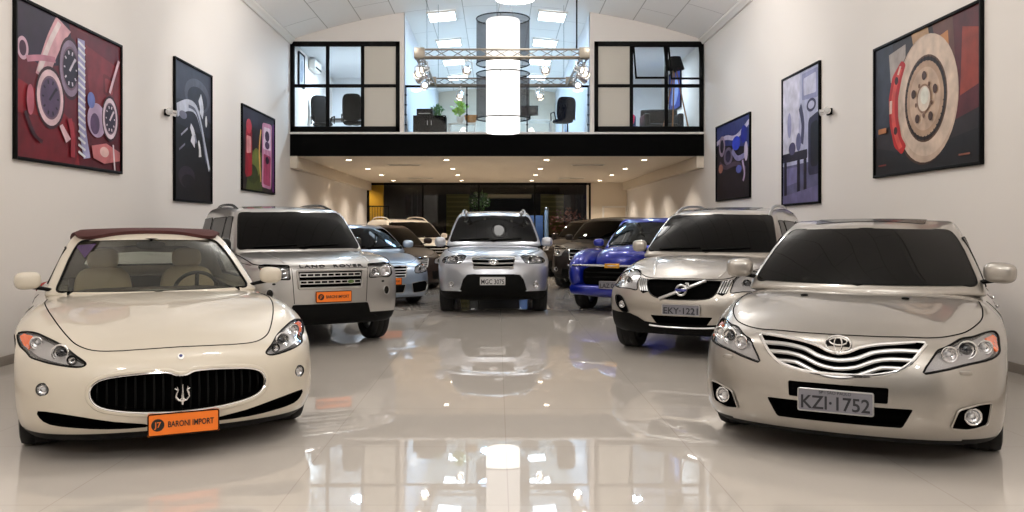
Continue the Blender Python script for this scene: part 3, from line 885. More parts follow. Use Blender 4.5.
def feats_saloon(root, S, C, sp):
    g = sp['grille']
    # three chevron slats following the mouth of the grille
    gr = strip(root, S, g, .012, 1, M['chrome'], 'grille_frame', off=.0, raw=True, closed=True)
    for zo, xo in ((.722, .45), (.672, .41), (.622, .36)):
        pts = [(-xo, zo), (-xo*.7, zo-.001), (-.20, zo-.018), (-.10, zo-.058), (0, zo-.072), (.10, zo-.058), (.20, zo-.018), (xo*.7, zo-.001), (xo, zo)]
        strip(root, S, pts, .0155, .9, M['satin'], 'grille_slat', off=-.006, parent=gr)
    # oval badge of three rings
    p, n = S.hit((0, .735)); mx = Matrix.Translation(p+n*.004) @ frame_to(Vector((0, -1, .25)))
    V = lambda o: [mx @ Vector((x, z, .006)) for x, z in o]
    b = bmesh.new(); prism(b, circ(0, 0, .072, 32, .05), -.02, .002, mx); e = obj('emblem', b, M['black'], root, label='oval emblem of three chrome rings')
    b = bmesh.new(); tube(b, V(circ(0, 0, .073, 36, .051)), .0075, 8, True); tube(b, V(circ(0, .018, .05, 30, .022)), .006, 8, True); tube(b, V(circ(0, -.001, .022, 30, .044)), .006, 8, True); obj('emblem_rings', b, M['chrome'], e)
    hl(root, S, sp['head'], [(.695, .728, .05, .015, 'p'), (.575, .705, .042, .02, 'r'), (.845, .735, .038, .02, 'r')],
       [(.93, .775), (1.06, .785), (1.09, .765), (1.0, .718), (.94, .705)])
    for s in (1, -1):                              # fog lights in their dark pockets
        o = onto(root, S, 'fog_surround', [sp['fogp'] if s > 0 else mir(sp['fogp'])], -.045, .006, M['black'])
        strip(root, S, sp['fogp'] if s > 0 else mir(sp['fogp']), .005, 1, sp['paint'], 'fog_frame', raw=True, closed=True, parent=o)
        b = bmesh.new(); p, n = S.hit((s*.685, .607)); lumped(p, (.075, .03, .03), .55, (0, 0, s*.4), b); obj('washer_cover', b, sp['paint'], root)
    fog(root, S, .725, .352, .046, back=.012)
    onto(root, S, 'tow_cover', [rnd([(-.40, .455), (-.335, .455), (-.335, .50), (-.40, .50)], .01)], .0015, .004, sp['paint'])
    plate(root, -.005, -.03, .408, .43, .14, 'KZI\u00b71752', 'SP - SAO PAULO', kind='grey')
    seam(root, S, [(0, .180), (.22, .195), (.40, .235), (.50, .265), (.60, .34), (.70, .48), (.775, .72), (.79, .95), (.775, 1.2)], r=.0045)
    side_seam(root, S, [(1.35, .25), (1.30, .6), (1.34, .85), (1.45, .93)]); side_seam(root, S, [(2.45, .93), (2.5, .6), (2.45, .25)]); side_seam(root, S, [(3.4, .93), (3.3, .6), (3.2, .3)])
    b = bmesh.new(); patch(b, C, rnd([(-.42, 2.2), (.42, 2.2), (.42, 2.85), (-.42, 2.85)], .06), .005, .008, 'z', .06); obj('sunroof', b, M['trimblack'], root)
    # washer nozzles on the bonnet
    for x in (-.33, .33):
        b = bmesh.new(); p, n = S.hit((x, 1.0), 'z'); lumped(p+n*.004, (.05, .04, .018), .7, (0, 0, 0), b); obj('washer_nozzle', b, M['black'], root)
    for s in (1, -1):
        for y in (2.3, 3.25):
            b = bmesh.new(); p, n = S.hit((y, .84), '-x' if s > 0 else 'x'); lumped(p+Vector((s*.014, 0, 0)), (.03, .2, .03), .6, (0, 0, 0), b); obj('door_handle', b, M['chrome'], root)
        b = bmesh.new(); lumped((s*.70, 4.70, .88), (.36, .16, .2), .6, (0, 0, -s*.4), b); obj('tail_light', b, M['redlens'], root)

def feats_boxy(root, S, C, sp):
    f = sp['frameout']
    o = strip(root, S, rnd(sym([(.405, .945), (.385, .735)]), .02), .016, 1, sp['paint2'], 'grille_frame', off=.004, raw=True, closed=True)
    seam(root, S, [(0, .968), (.45, .968)], 'y', .004, True); seam(root, S, [(.465, .97), (.44, .56)], 'y', .004, True)
    for z in (.893, .808):
        q = onto(root, S, 'grille_slat', [rnd([(-.375, z-.023), (.375, z-.023), (.375, z+.023), (-.375, z+.023)], .008)], -.002, .02, M['satin'], parent=o)
        onto(root, S, 'slot', [rnd([(x-.034, z-.012), (x+.034, z-.012), (x+.034, z+.012), (x-.034, z+.012)], .01, 3) for x in [-.33+k*.0825 for k in range(9)]], .0005, .003, M['void'], parent=q)
    e = onto(root, S, 'emblem', [circ(.243, .806, .046, 24, .027)], .008, .01, M['satin'])
    onto(root, S, 'emblem_face', [circ(.243, .806, .04, 24, .021)], .010, .004, mat('badge_green', srgb(64, 96, 28), .35, coat=1), parent=e)
    for s in (1, -1):
        out = sp['head'] if s > 0 else mir(sp['head'])
        b = bmesh.new(); patch(b, S, inset(out, .004), -.035, .006, 'y', .05); h = obj('headlight', b, M['trimblack'] if s < 0 else M['silverplastic'], root)
        for x, z, r in ((.565, .912, .05), (.70, .915, .058)):
            p, n = S.hit((s*x, z)); d = Vector((s*.12, -1, 0)).normalized(); c = p-d*.008
            b = bmesh.new(); bowl(b, c, r, .026, d); q = obj('reflector', b, M['chrome'], h); b = bmesh.new(); dome(b, c-d*.02, r*.5, r*.4, d); obj('lamp', b, M['projector'] if x < .6 else M['bulb'], q)
            b = bmesh.new(); ringbm(b, c, r*1.05, r*.12, d); obj('bezel', b, M['chrome'], q)
        am = rnd([(.765, .86), (.80, .88), (.805, .985), (.77, .985)], .008); am = am if s > 0 else mir(am)
        b = bmesh.new(); patch(b, S, am, -.01, .02, 'y', .04); obj('indicator', b, M['amber'] if s < 0 else M['bulb'], h)
        b = bmesh.new(); patch(b, S, out, -.001, .004, 'y', .05); obj('lens_cover', b, M['lens'], h)
        b = bmesh.new(); tube(b, along(S, out, 'y', 0, raw=True), .007, 6, True); obj('rim_seal', b, M['black'], h)
        onto(root, S, 'fog_light', [circ(s*.715, .685, .036, 18, .05)], .004, .008, M['trimblack']); fo = circ(s*.715, .685, .04, 22, .054); strip(root, S, fo, .006, 1, M['satin'], 'fog_ring', raw=True, closed=True)
        onto(root, S, 'sensor', [circ(s*.67, .795, .02, 14, .012)], .003, .006, M['black'])
    onto(root, S, 'lower_bumper', [rnd([(-.46, .548), (.46, .548), (.50, .42), (.62, .36), (.62, .30), (-.62, .30), (-.62, .36), (-.50, .42)], .02)], .006, .03, M['black'])
    plate(root, .025, -.012, .632, .44, .135, 'BARONI IMPORT', kind='orange', bracket=False)
    lettering_on(root, S, 'LAND  ROVER', -.37, .41, .992, .03, M['ink'], .006, bold=.02)
    seam(root, S, [(.52, .115), (.7, .16), (.83, .28), (.88, .5), (.89, .8), (.88, 1.2)], r=.006)
    for s in (1, -1): side_seam(root, S, [(.35, 1.01), (.8, 1.04), (1.25, 1.06)]); break
    side_seam(root, S, [(1.3, .35), (1.25, .7), (1.3, 1.04)]); side_seam(root, S, [(2.3, .35), (2.33, 1.05)]); side_seam(root, S, [(3.2, .5), (3.25, 1.05)])
    roof_rails(root, C, .66, 2.2, 4.0, M['trimblack'], .035)
    # bonnet bulge panels
    for s in (1, -1):
        strip(root, S, [(s*.52, .18), (s*.55, .5), (s*.57, .9), (s*.58, 1.15)], .02, .35, sp['paint'], 'bonnet_ridge', 'z', -.002)
    for s in (1, -1):
        bm = bmesh.new(); lumped((s*(.99 if s < 0 else .93), 1.45 if s < 0 else 1.80, 1.22), (.19 if s < 0 else .1, .14 if s < 0 else .22, .2), .6, (0, 0, -s*.2), bm); o = obj('side_mirror', bm, M['trimblack'], root)
        bm = bmesh.new(); tube(bm, [(s*.84, 1.5 if s < 0 else 1.75, 1.13), (s*(.95 if s < 0 else .9), 1.48 if s < 0 else 1.78, 1.17)], .03, 8); obj('mirror_arm', bm, M['black'], o)
        b = bmesh.new(); lumped((s*.84, 4.40, .98), (.14, .16, .36), .6, (0, 0, 0), b); obj('tail_light', b, M['redlens'], root)

def feats_cross(root, S, C, sp):
    g = sp['grille']
    gr = strip(root, S, g, .006, 1, M['trimblack'], 'grille_frame', off=.001, raw=True, closed=True)
    onto(root, S, 'grille_mesh', [inset(g, .02)], -.045, .006, M['void'], parent=gr)
    strip(root, S, [(-.24, .664), (-.10, .722), (0, .763), (.12, .812), (.25, .862)], .019, 1, M['satin'], 'grille_bar', off=.008, parent=gr)
    p, n = S.hit((.005, .768)); mx = Matrix.Translation(p+Vector((0, -.022, 0))) @ frame_to(Vector((0, -1, .1)))
    b = bmesh.new(); tube(b, [mx @ Vector((.055*math.cos(2*PI*i/30), .055*math.sin(2*PI*i/30), 0)) for i in range(30)], .013, 8, True)
    tube(b, [mx @ Vector(v) for v in ((.045, .045, 0), (.075, .075, 0))], .009, 6); tube(b, [mx @ Vector(v) for v in ((.045, .078, 0), (.078, .078, 0), (.078, .045, 0))], .007, 6)
    e = obj('emblem', b, M['satin'], gr, label='round silver emblem with an arrow and a blue band')
    b = bmesh.new(); prism(b, circ(0, 0, .05, 24), -.012, -.006, mx); obj('emblem_disc', b, M['black'], e)
    b = bmesh.new(); box(b, mx @ Vector((0, 0, .006)), (.125, .014, .03), bev=.003); obj('emblem_band', b, mat('badge_blue2', srgb(36, 48, 130), .3, coat=1), e)
    hl(root, S, sp['head'], [(.68, .845, .05, .015, 'p'), (.83, .865, .045, .02, 'r')], [(.97, .85), (1.02, .86), (.99, .91), (.96, .90)], dark=False)
    st = [(.415, .868), (.53, .885), (.485, .745), (.44, .715), (.37, .742)]
    for s in (1, -1):
        o = onto(root, S, 'side_grille', [st if s > 0 else mir(st)], .004, .008, M['black'])
        for k in range(4):
            x = lerp(.43, .51, k/3); strip(root, S, [(s*x, .862+.004*k), (s*(x-.02), .80), (s*(x-.042), .745)], .009, .6, M['satin'], 'side_slat', off=.006, parent=o)
        o = onto(root, S, 'fog_surround', [sp['fogp'] if s > 0 else mir(sp['fogp'])], -.03, .006, M['black'])
        strip(root, S, sp['fogp'] if s > 0 else mir(sp['fogp']), .007, 1, M['black'], 'fog_frame', raw=True, closed=True, parent=o)
    fog(root, S, .705, .578, .036, back=.0)
    lowb = sym([(.30, .392), (.42, .405), (.50, .45), (.60, .487), (.75, .49), (.865, .50), (.865, .29), (.4, .275)])
    onto(root, S, 'lower_bumper', [lowb], .007, .02, M['black'], step=.04)
    strip(root, S, sym([(.30, .37), (.20, .355)])[:0] or [(-.36, .372), (-.2, .362), (.2, .362), (.36, .372)], .016, .7, M['satin'], 'skid_strip', off=.012)
    plate(root, .012, -.02, .556, .42, .12, 'EKY\u00b71221', '', kind='grey')
    seam(root, S, [(0, .172), (.25, .19), (.42, .24), (.52, .33), (.62, .48), (.72, .66), (.79, .85), (.80, 1.1), (.79, 1.3)], r=.005)
    for s in (1, -1): strip(root, S, [(s*.36, .25), (s*.44, .6), (s*.54, 1.0), (s*.60, 1.28)], .02, .3, sp['paint'], 'bonnet_ridge', 'z', -.003)
    side_seam(root, S, [(1.3, .35), (1.25, .7), (1.3, 1.02)]); side_seam(root, S, [(2.4, .35), (2.43, 1.03)]); side_seam(root, S, [(3.3, .5), (3.35, 1.03)])
    roof_rails(root, C, .61, 2.1, 4.0, M['satin'], .04)
    b = bmesh.new(); patch(b, C, rnd([(-.40, 2.25), (.40, 2.25), (.40, 3.0), (-.40, 3.0)], .06), .005, .008, 'z', .08); obj('sunroof', b, M['trimblack'], root)
    for s in (1, -1):
        b = bmesh.new(); lumped((s*.80, 4.5, 1.15), (.14, .18, .6), .6, (.15, 0, 0), b); obj('tail_light', b, M['redlens'], root)

def feats_family(root, S, C, sp):
    """the pale silver off-roader in the middle of the aisle"""
    g = sp['grille']
    gr = strip(root, S, g, .012, 1, M['satin'], 'grille_frame', off=.0, raw=True, closed=True)
    for z, x in ((.93, .36), (.868, .345), (.805, .33)):
        strip(root, S, [(-x, z), (0, z-.006), (x, z)], .02, .7, M['satin'], 'grille_slat', off=-.004, parent=gr)
    p, n = S.hit((0, .882)); mx = Matrix.Translation(p+Vector((0, -.022, 0))) @ frame_to(Vector((0, -1, .15)))
    b = bmesh.new(); tube(b, [mx @ Vector((x, z, 0)) for x, z in circ(0, 0, .072, 30, .042)], .008, 8, True)
    for s in (1, -1): tube(b, [mx @ Vector(v) for v in ((s*.028-.012, -.033, 0), (s*.028, 0, 0), (s*.028+.012, .033, 0))], .008, 6)
    tube(b, [mx @ Vector(v) for v in ((-.028, -.008, 0), (0, .002, 0), (.028, .01, 0))], .007, 6); prism(b, circ(0, 0, .07, 24, .04), -.012, -.008, mx)
    obj('emblem', b, M['chrome'], gr, label='oval chrome emblem with a slanted H')
    hl(root, S, sp['head'], [(.66, .925, .05, .015, 'p'), (.80, .92, .045, .015, 'r')], None, dark=True)
    fog(root, S, .70, .507, .046)
    blk = sym([(.33, .685), (.43, .675), (.50, .60), (.53, .50), (.56, .40), (.90, .385), (.90, .27), (.4, .25)])
    lb = onto(root, S, 'lower_bumper', [blk], .006, .02, M['black'], step=.05)
    strip(root, S, sym([(.34, .69), (.44, .68), (.51, .60), (.545, .50), (.575, .41)]), .009, 1, sp['paint'], 'bumper_edge', raw=True, parent=lb)
    plate(root, -.012, -.02, .575, .42, .135, 'MGC 3075', '', kind='white')
    seam(root, S, [(0, .27), (.30, .285), (.45, .34), (.56, .44), (.68, .58), (.78, .78), (.80, 1.0), (.79, 1.25)], r=.005)
    side_seam(root, S, [(1.3, .35), (1.25, .7), (1.3, 1.02)]); side_seam(root, S, [(2.4, .35), (2.43, 1.03)])
    roof_rails(root, C, .60, 2.1, 4.0, M['satin'], .04)
    for x in (.52,):
        for s in (1, -1):
            b = bmesh.new(); p, n = C.hit((s*x, 2.1), 'z'); lumped(p+Vector((0, 0, .03)), (.06, .14, .09), .6, (0, 0, 0), b); obj('rail_foot', b, M['satin'], root)
    for s in (1, -1):
        b = bmesh.new(); lumped((s*.82, 4.5, 1.1), (.14, .18, .4), .6, (0, 0, 0), b); obj('tail_light', b, M['redlens'], root)

def feats_far(kind):
    def f(root, S, C, sp):
        g = sp['grille']; zc = sum(p[1] for p in g)/len(g); zh = max(p[1] for p in g); zl = min(p[1] for p in g); xm = max(p[0] for p in g)
        gr = strip(root, S, g, .014, 1, M['chrome'], 'grille_frame', off=.002, raw=True, closed=True)
        for k in range(sp.get('nbars', 3)):
            z = lerp(zl, zh, (k+1)/(sp.get('nbars', 3)+1)); x = xm*lerp(.84, .96, (z-zl)/(zh-zl))
            strip(root, S, [(-x, z), (0, z), (x, z)], .017, .7, M['satin'], 'grille_slat', off=.0, parent=gr)
        if kind == 'star':
            p, n = S.hit((0, zc)); mx = Matrix.Translation(p+Vector((0, -.02, 0))) @ FRONT
            b = bmesh.new(); tube(b, [mx @ Vector((x, z, 0)) for x, z in circ(0, 0, .085, 30)], .008, 8, True)
            for k in range(3):
                a = PI/2+2*PI*k/3; tube(b, [mx @ Vector((0, 0, 0)), mx @ Vector((.083*math.cos(a), .083*math.sin(a), 0))], [.016, .004], 6)
            obj('emblem', b, M['chrome'], gr, label='round chrome emblem with a three-pointed star')
        hl(root, S, sp['head'], sp['bulbs'], sp.get('amber'), dark=sp.get('hdark', False), edge=.008)
        if 'lows' in sp:
            for i, o in enumerate(sp['lows']):
                q = onto(root, S, 'lower_intake', [o], .005, .012, M['black'], step=.05); strip(root, S, o, .008, 1, M['satin'] if sp.get('lowtrim') else M['black'], 'intake_trim', raw=True, closed=True, parent=q)
        if 'foga' in sp: fog(root, S, sp['foga'][0], sp['foga'][1], .045)
        if sp.get('plate'): plate(root, 0, -.02, sp['platez'], .42, .13, sp['plate'][0], kind=sp['plate'][1])
        if sp.get('rails'): roof_rails(root, C, .60, 2.05, 4.1, M['satin'] if sp['rails'] == 1 else sp['paint'], .07)
        seam(root, S, sp.get('bonnet', [(0, .20), (.25, .215), (.42, .26), (.56, .38), (.68, .55), (.77, .78), (.78, 1.2)]), r=.005)
        side_seam(root, S, [(1.35, .3), (1.30, .6), (1.34, .9)]); side_seam(root, S, [(2.45, .92), (2.5, .6), (2.45, .28)])
        L = sp['stations'][-1][0]
        for s in (1, -1):
            b = bmesh.new(); lumped((s*.74, L-.08, .9), (.28, .16, .22), .6, (0, 0, -s*.4), b); obj('tail_light', b, M['redlens'], root)
    return f

def feats_pickup(root, S, C, sp):
    P = sp['paint']
    for s in (1, -1):                      # tall rounded pontoon wings
        b = bmesh.new(); lumped((s*.74, .98, .70), (.50, 1.95, .78), .82, (.02, 0, -s*.05), b, n=20); o = obj('wing', b, P, root)
        b = bmesh.new(); lumped((s*.74, 3.9, .72), (.5, 1.7, .74), .82, (0, 0, 0), b, n=16); obj('rear_wing', b, P, root)
        d = Vector((s*.2, -1, 0)).normalized(); c = Vector((s*.72, .06, .735))
        b = bmesh.new(); bowl(b, c, .085, .06, d); h = obj('headlight', b, M['chrome'], root); b = bmesh.new(); dome(b, c, .083, .03, d); obj('lens', b, M['lens'], h); b = bmesh.new(); ringbm(b, c, .088, .012, d); obj('bezel', b, M['chrome'], h)
        b = bmesh.new(); dome(b, c-d*.03, .03, .02, d); obj('lamp', b, M['bulb'], h)
    b = bmesh.new(); lumped((0, .98, .80), (1.05, 1.9, .66), .8, (-.08, 0, 0), b, n=20); obj('bonnet', b, P, root)
    b = bmesh.new(); tube(b, [(-.9, .26, .80), (-.72, .03, .815), (-.45, -.045, .82), (0, -.07, .82), (.45, -.045, .82), (.72, .03, .815), (.9, .26, .80)], .026, 8, flat=.8); br = obj('grille_bar', b, M['chrome'], root)
    b = bmesh.new(); box(b, (0, -.08, .82), (.26, .02, .075), bev=.008); obj('emblem', b, mat('bowtie_gold', srgb(210, 150, 30), .3, .5, coat=1), br)
    b = bmesh.new(); lumped((0, .10, .63), (1.12, .26, .36), .45, (0, 0, 0), b); obj('grille', b, M['void'], br)
    for z in (.70, .62):
        b = bmesh.new(); tube(b, [(-.5, .0, z), (0, -.04, z), (.5, .0, z)], .016, 8); obj('grille_slat', b, M['black'], br)
    b = bmesh.new(); tube(b, [(-.8, .2, .40), (-.5, .0, .40), (0, -.045, .40), (.5, .0, .40), (.8, .2, .40)], .07, 12, flat=1.3); obj('bumper', b, P, root)
    plate(root, .0, -.13, .50, .42, .13, 'LAZ 0606', kind='grey')
    fog(root, S, .6, .42, .05)
    for s in (1, -1):
        b = bmesh.new(); ball(b, (s*.8, 4.82, .8), .1, (1, .5, 1)); obj('tail_light', b, M['redlens'], root)
# ---------------------------------------------------------------- the eleven cars
P_cream = paint('cream_white_paint', srgb(199, 190, 174), 0, .4)
P_champ = paint('champagne_silver_paint', srgb(162, 157, 150), .8, .34, 1, cior=1.7)
P_silv = paint('bright_silver_paint', srgb(174, 172, 169), .8, .34, 1, cior=1.7)
P_warm = paint('warm_silver_paint', srgb(172, 166, 158), .8, .34, 1, cior=1.7)
P_cool = paint('cool_silver_paint', srgb(186, 190, 198), .75, .34, 1, cior=1.7)
P_ice = paint('ice_blue_paint', srgb(178, 194, 214), .75, .32, 1)
P_brown = paint('dark_brown_paint', srgb(40, 26, 19), 0, .5, 0, .45)
P_brown2 = paint('black_brown_paint', srgb(24, 17, 13), 0, .5, 0, .45)
P_white = paint('white_paint', srgb(222, 214, 200), 0, .4)
P_blue = paint('deep_blue_paint', srgb(3, 30, 150), .3, .3)
P_dark = paint('dark_grey_brown_paint', srgb(36, 28, 23), 0, .5, 0, .45)
M['softtop'] = mat('burgundy_canvas', srgb(74, 36, 34), .85, bump=(250, .4))

def side_wins(y0, y1, y2, y3, zl, zh, split):
    """front and rear side glass as (y, z) outlines"""
    a = rnd([(y0, zl), (split-.04, zl+.005), (split-.06, zh), (y1, zh)], .035); b = rnd([(split+.04, zl+.005), (y3, zl+.02), (y2, zh-.01), (split+.02, zh)], .035)
    return [a, b]

sp = spec_coupe()
g = spl(sym([(.028, .535), (.075, .553), (.16, .557), (.29, .553), (.42, .54), (.49, .513), (.519, .465), (.508, .41), (.46, .366), (.35, .336), (.19, .316), (.05, .309)]), 3)
g = [p for p in g]
sp.update(at=(-1.95, 5.33, 26), paint=P_cream, roofmat=P_cream, topmat=M['softtop'], glass=M['carglass'], open=True, tub=(.66, 1.90, 3.75, .38), wipers=(), grille=g,
  label='cream white convertible with a burgundy soft top and a wide oval grille', seatmat=M['beige'], dashmat=mat('dash_brown', srgb(60, 46, 36), .6), rearheads=False, seatz=-.02,
  ws=screen_outline(sp, .945, 1.338, .08, .05), taper=[1, 1, .985, .955, .93, .92], sidewin=[rnd([(2.22, 1.0), (3.35, 1.0), (3.25, 1.28), (2.62, 1.28)], .04)], rw=rnd(sym([(.42, 1.27), (.55, 1.08)]), .05))
sp['head'] = spl([(.505, .622), (.545, .607), (.69, .622), (.82, .638), (.95, .648), (1.10, .672), (1.20, .71), (1.27, .755), (1.10, .772), (.93, .746), (.70, .694), (.56, .652)], 3)
low = spl([(.21, .246), (.39, .276), (.55, .312), (.69, .338), (.80, .345), (.79, .30), (.735, .262), (.60, .242), (.42, .224), (.21, .222)], 2)
sp['cuts'] = [(g, .12, 1), (low, .08, 1, 'y', True), (sp['head'], .085, 1, (40,), False), (mir(sp['head']), .085, 1, (-40,), False)]
sp['sillz'] = .192; sp['fogcut'] = [(.775, .475, .036)]  # hull coloured black below sillz for the splitter and the shadow under the lip
SP_COUPE = sp

sp = spec_saloon()
g = spl(sym([(.0, .688), (.06, .70), (.115, .724), (.20, .744), (.30, .756), (.47, .765), (.45, .72), (.40, .655), (.345, .612), (.28, .588), (.14, .566)]), 3)
sp.update(at=(2.045, 5.18, -28), paint=P_champ, glass=M['darkglass'], grille=g, label='champagne silver saloon with a chrome-slatted grille and grey number plate', 
  ws=screen_outline(sp, 1.035, 1.43, .05, .05), sidewin=side_wins(1.75, 2.12, 3.4, 3.75, 1.02, 1.37, 2.45), rw=rnd(sym([(.5, 1.37), (.62, 1.12)]), .05))
sp['head'] = spl([(.41, .604), (.49, .612), (.665, .652), (.85, .676), (1.0, .706), (1.12, .765), (1.11, .80), (.98, .803), (.83, .79), (.72, .782), (.57, .742), (.505, .715)], 3)
sp['fogp'] = rnd([(.605, .285), (.645, .395), (.755, .428), (.815, .43), (.795, .30), (.70, .275)], .02)
slot = rnd(sym([(.285, .505), (.28, .412)]), .012); intk = rnd(sym([(.415, .388), (.355, .27)]), .015)
sp['cuts'] = [(g, .05, 1), (slot, .03, 1), (intk, .09, 1), (sp['fogp'], .05, 1, 'y', True), (sp['head'], .085, 1, (40,), False), (mir(sp['head']), .085, 1, (-40,), False)]
sp['sillz'] = .20; sp['wipers'] = ()
SP_SALOON = sp

sp = spec_boxy()
g = rnd(sym([(.40, .94), (.38, .74)]), .02)
sp.update(at=(-1.97, 10.25, 28), paint=P_silv, paint2=P_silv, glass=M['darkglass'], grille=g, label='boxy silver off-roader with raised bonnet lettering and an orange dealer plate', frameout=None,
  ws=screen_outline(sp, 1.175, 1.655, .05, .05), sidewin=side_wins(1.72, 1.95, 3.3, 3.35, 1.13, 1.6, 2.35)+[rnd([(3.42, 1.16), (4.2, 1.18), (4.15, 1.58), (3.42, 1.6)], .05)], rw=rnd(sym([(.6, 1.58), (.7, 1.2)]), .05))
sp['head'] = rnd([(.485, 1.01), (.485, .845), (.76, .845), (.81, .88), (.815, 1.005), (.75, 1.02)], .02)
sp['cuts'] = [(g, .05, 1), (sp['head'], .055, 1, 'y', True)]; sp.pop('mirror'); sp['sillz'] = .42
SP_BOXY = sp

sp = spec_cross()
g = spl(sym([(.0, .872), (.2, .872), (.38, .868), (.408, .855), (.395, .78), (.355, .718), (.30, .685), (.2, .668), (.08, .664)]), 3)
sp.update(at=(2.0, 9.4, -26.5), paint=P_warm, glass=M['darkglass'], grille=g, label='silver crossover with a diagonal bar across its black grille', 
  ws=screen_outline(sp, 1.155, 1.61, .055, .05), sidewin=side_wins(1.78, 2.08, 3.4, 3.5, 1.13, 1.54, 2.45)+[rnd([(3.58, 1.16), (4.25, 1.24), (4.1, 1.5), (3.55, 1.54)], .05)], rw=rnd(sym([(.55, 1.52), (.65, 1.2)]), .05))
sp['head'] = spl([(.47, .752), (.59, .762), (.80, .766), (.97, .81), (1.05, .86), (1.01, .925), (.93, .965), (.75, .952), (.62, .905), (.53, .845)], 3)
sp['fogp'] = spl([(.625, .505), (.70, .505), (.775, .575), (.80, .665), (.73, .672), (.68, .62)], 3)
intk = rnd(sym([(.345, .482), (.28, .392)]), .015)
sp['cuts'] = [(g, .06, 1), (intk, .08, 1), (sp['fogp'], .04, 1, 'y', True), (sp['head'], .085, 1, (40,), False), (mir(sp['head']), .085, 1, (-40,), False)]
sp['sillz'] = .40
SP_CROSS = sp

sp = spec_suv()
g = rnd(sym([(.375, .958), (.325, .772)]), .03)
sp.update(at=(-.06, 14.2, 0), paint=P_cool, glass=M['darkglass'], grille=g, label='pale silver off-roader parked straight in the middle of the aisle', 
  ws=screen_outline(sp, 1.165, 1.61, .055, .05), sidewin=side_wins(1.75, 2.05, 3.4, 3.5, 1.12, 1.54, 2.45)+[rnd([(3.58, 1.14), (4.25, 1.18), (4.15, 1.5), (3.55, 1.54)], .05)], rw=rnd(sym([(.55, 1.52), (.65, 1.2)]), .05))
sp['head'] = spl([(.505, .87), (.66, .855), (.88, .858), (1.05, .89), (1.0, .945), (.85, .97), (.70, .985), (.55, .972)], 3)
sp['cuts'] = [(g, .06, 1), (sp['head'], .085, 1, (40,), False), (mir(sp['head']), .085, 1, (-40,), False)]; sp['sillz'] = .40; sp['fogcut'] = [(.70, .507, .045)]; sp['gz'] = [1.10, 1.25, 1.49, 1.65, 1.70]
sp['ws'] = screen_outline(sp, 1.205, 1.66, .055, .05)
sp['mirror'] = (.87, 1.40, 1.20, .20, .17, .14)
SP_SUV = sp

def far_saloon(**k):
    sp = spec_saloon(); sp['lvl'] = 2
    sp['grille'] = rnd(sym([(.36, .745), (.30, .545)]), .03)
    sp['head'] = spl([(.46, .62), (.62, .62), (.85, .65), (1.05, .72), (1.02, .775), (.80, .77), (.58, .745), (.49, .70)], 2)
    sp['bulbs'] = [(.62, .685, .048, .015, 'p'), (.78, .705, .045, .015, 'r')]; sp['amber'] = [(.92, .70), (1.0, .72), (1.0, .765), (.92, .765)]
    sp['lows'] = [rnd(sym([(.30, .42), (.26, .27)]), .02), rnd([(.42, .44), (.74, .47), (.80, .40), (.76, .28), (.46, .26)], .03), mir(rnd([(.42, .44), (.74, .47), (.80, .40), (.76, .28), (.46, .26)], .03))]
    sp['ws'] = screen_outline(sp, 1.035, 1.43, .05, .05); sp['sidewin'] = side_wins(1.75, 2.12, 3.4, 3.75, 1.02, 1.37, 2.45); sp['rw'] = rnd(sym([(.5, 1.37), (.62, 1.12)]), .05)
    sp['cuts'] = [(sp['grille'], .05, 1), (sp['head'], .085, 1, (40,), False), (mir(sp['head']), .085, 1, (-40,), False)]; sp['platez'] = .48; sp['sillz'] = .17; sp['glass'] = M['darkglass']; sp.update(k); return sp

def far_suv(**k):
    sp = spec_suv()
    sp['grille'] = rnd(sym([(.40, .94), (.32, .70)]), .03)
    sp['head'] = spl([(.50, .80), (.66, .78), (.88, .80), (1.05, .87), (1.0, .94), (.85, .965), (.70, .965), (.55, .95)], 2)
    sp['bulbs'] = [(.66, .87, .055, .015, 'p'), (.82, .885, .05, .015, 'r')]; sp['amber'] = [(.94, .86), (1.0, .87), (.98, .92), (.94, .93)]
    sp['lows'] = [rnd(sym([(.5, .50), (.56, .32)]), .03)]; sp['foga'] = (.70, .48)
    sp['ws'] = screen_outline(sp, 1.165, 1.61, .055, .05); sp['sidewin'] = side_wins(1.75, 2.05, 3.4, 3.5, 1.12, 1.54, 2.45)+[rnd([(3.58, 1.14), (4.25, 1.18), (4.15, 1.5), (3.55, 1.54)], .05)]; sp['rw'] = rnd(sym([(.55, 1.52), (.65, 1.2)]), .05)
    sp['cuts'] = [(sp['grille'], .05, 1), (sp['head'], .085, 1, (40,), False), (mir(sp['head']), .085, 1, (-40,), False)]; sp['platez'] = .58; sp['sillz'] = .38; sp['glass'] = M['darkglass']; sp['bonnet'] = [(0, .25), (.30, .27), (.45, .33), (.56, .44), (.68, .58), (.78, .78), (.79, 1.25)]; sp.update(k); return sp

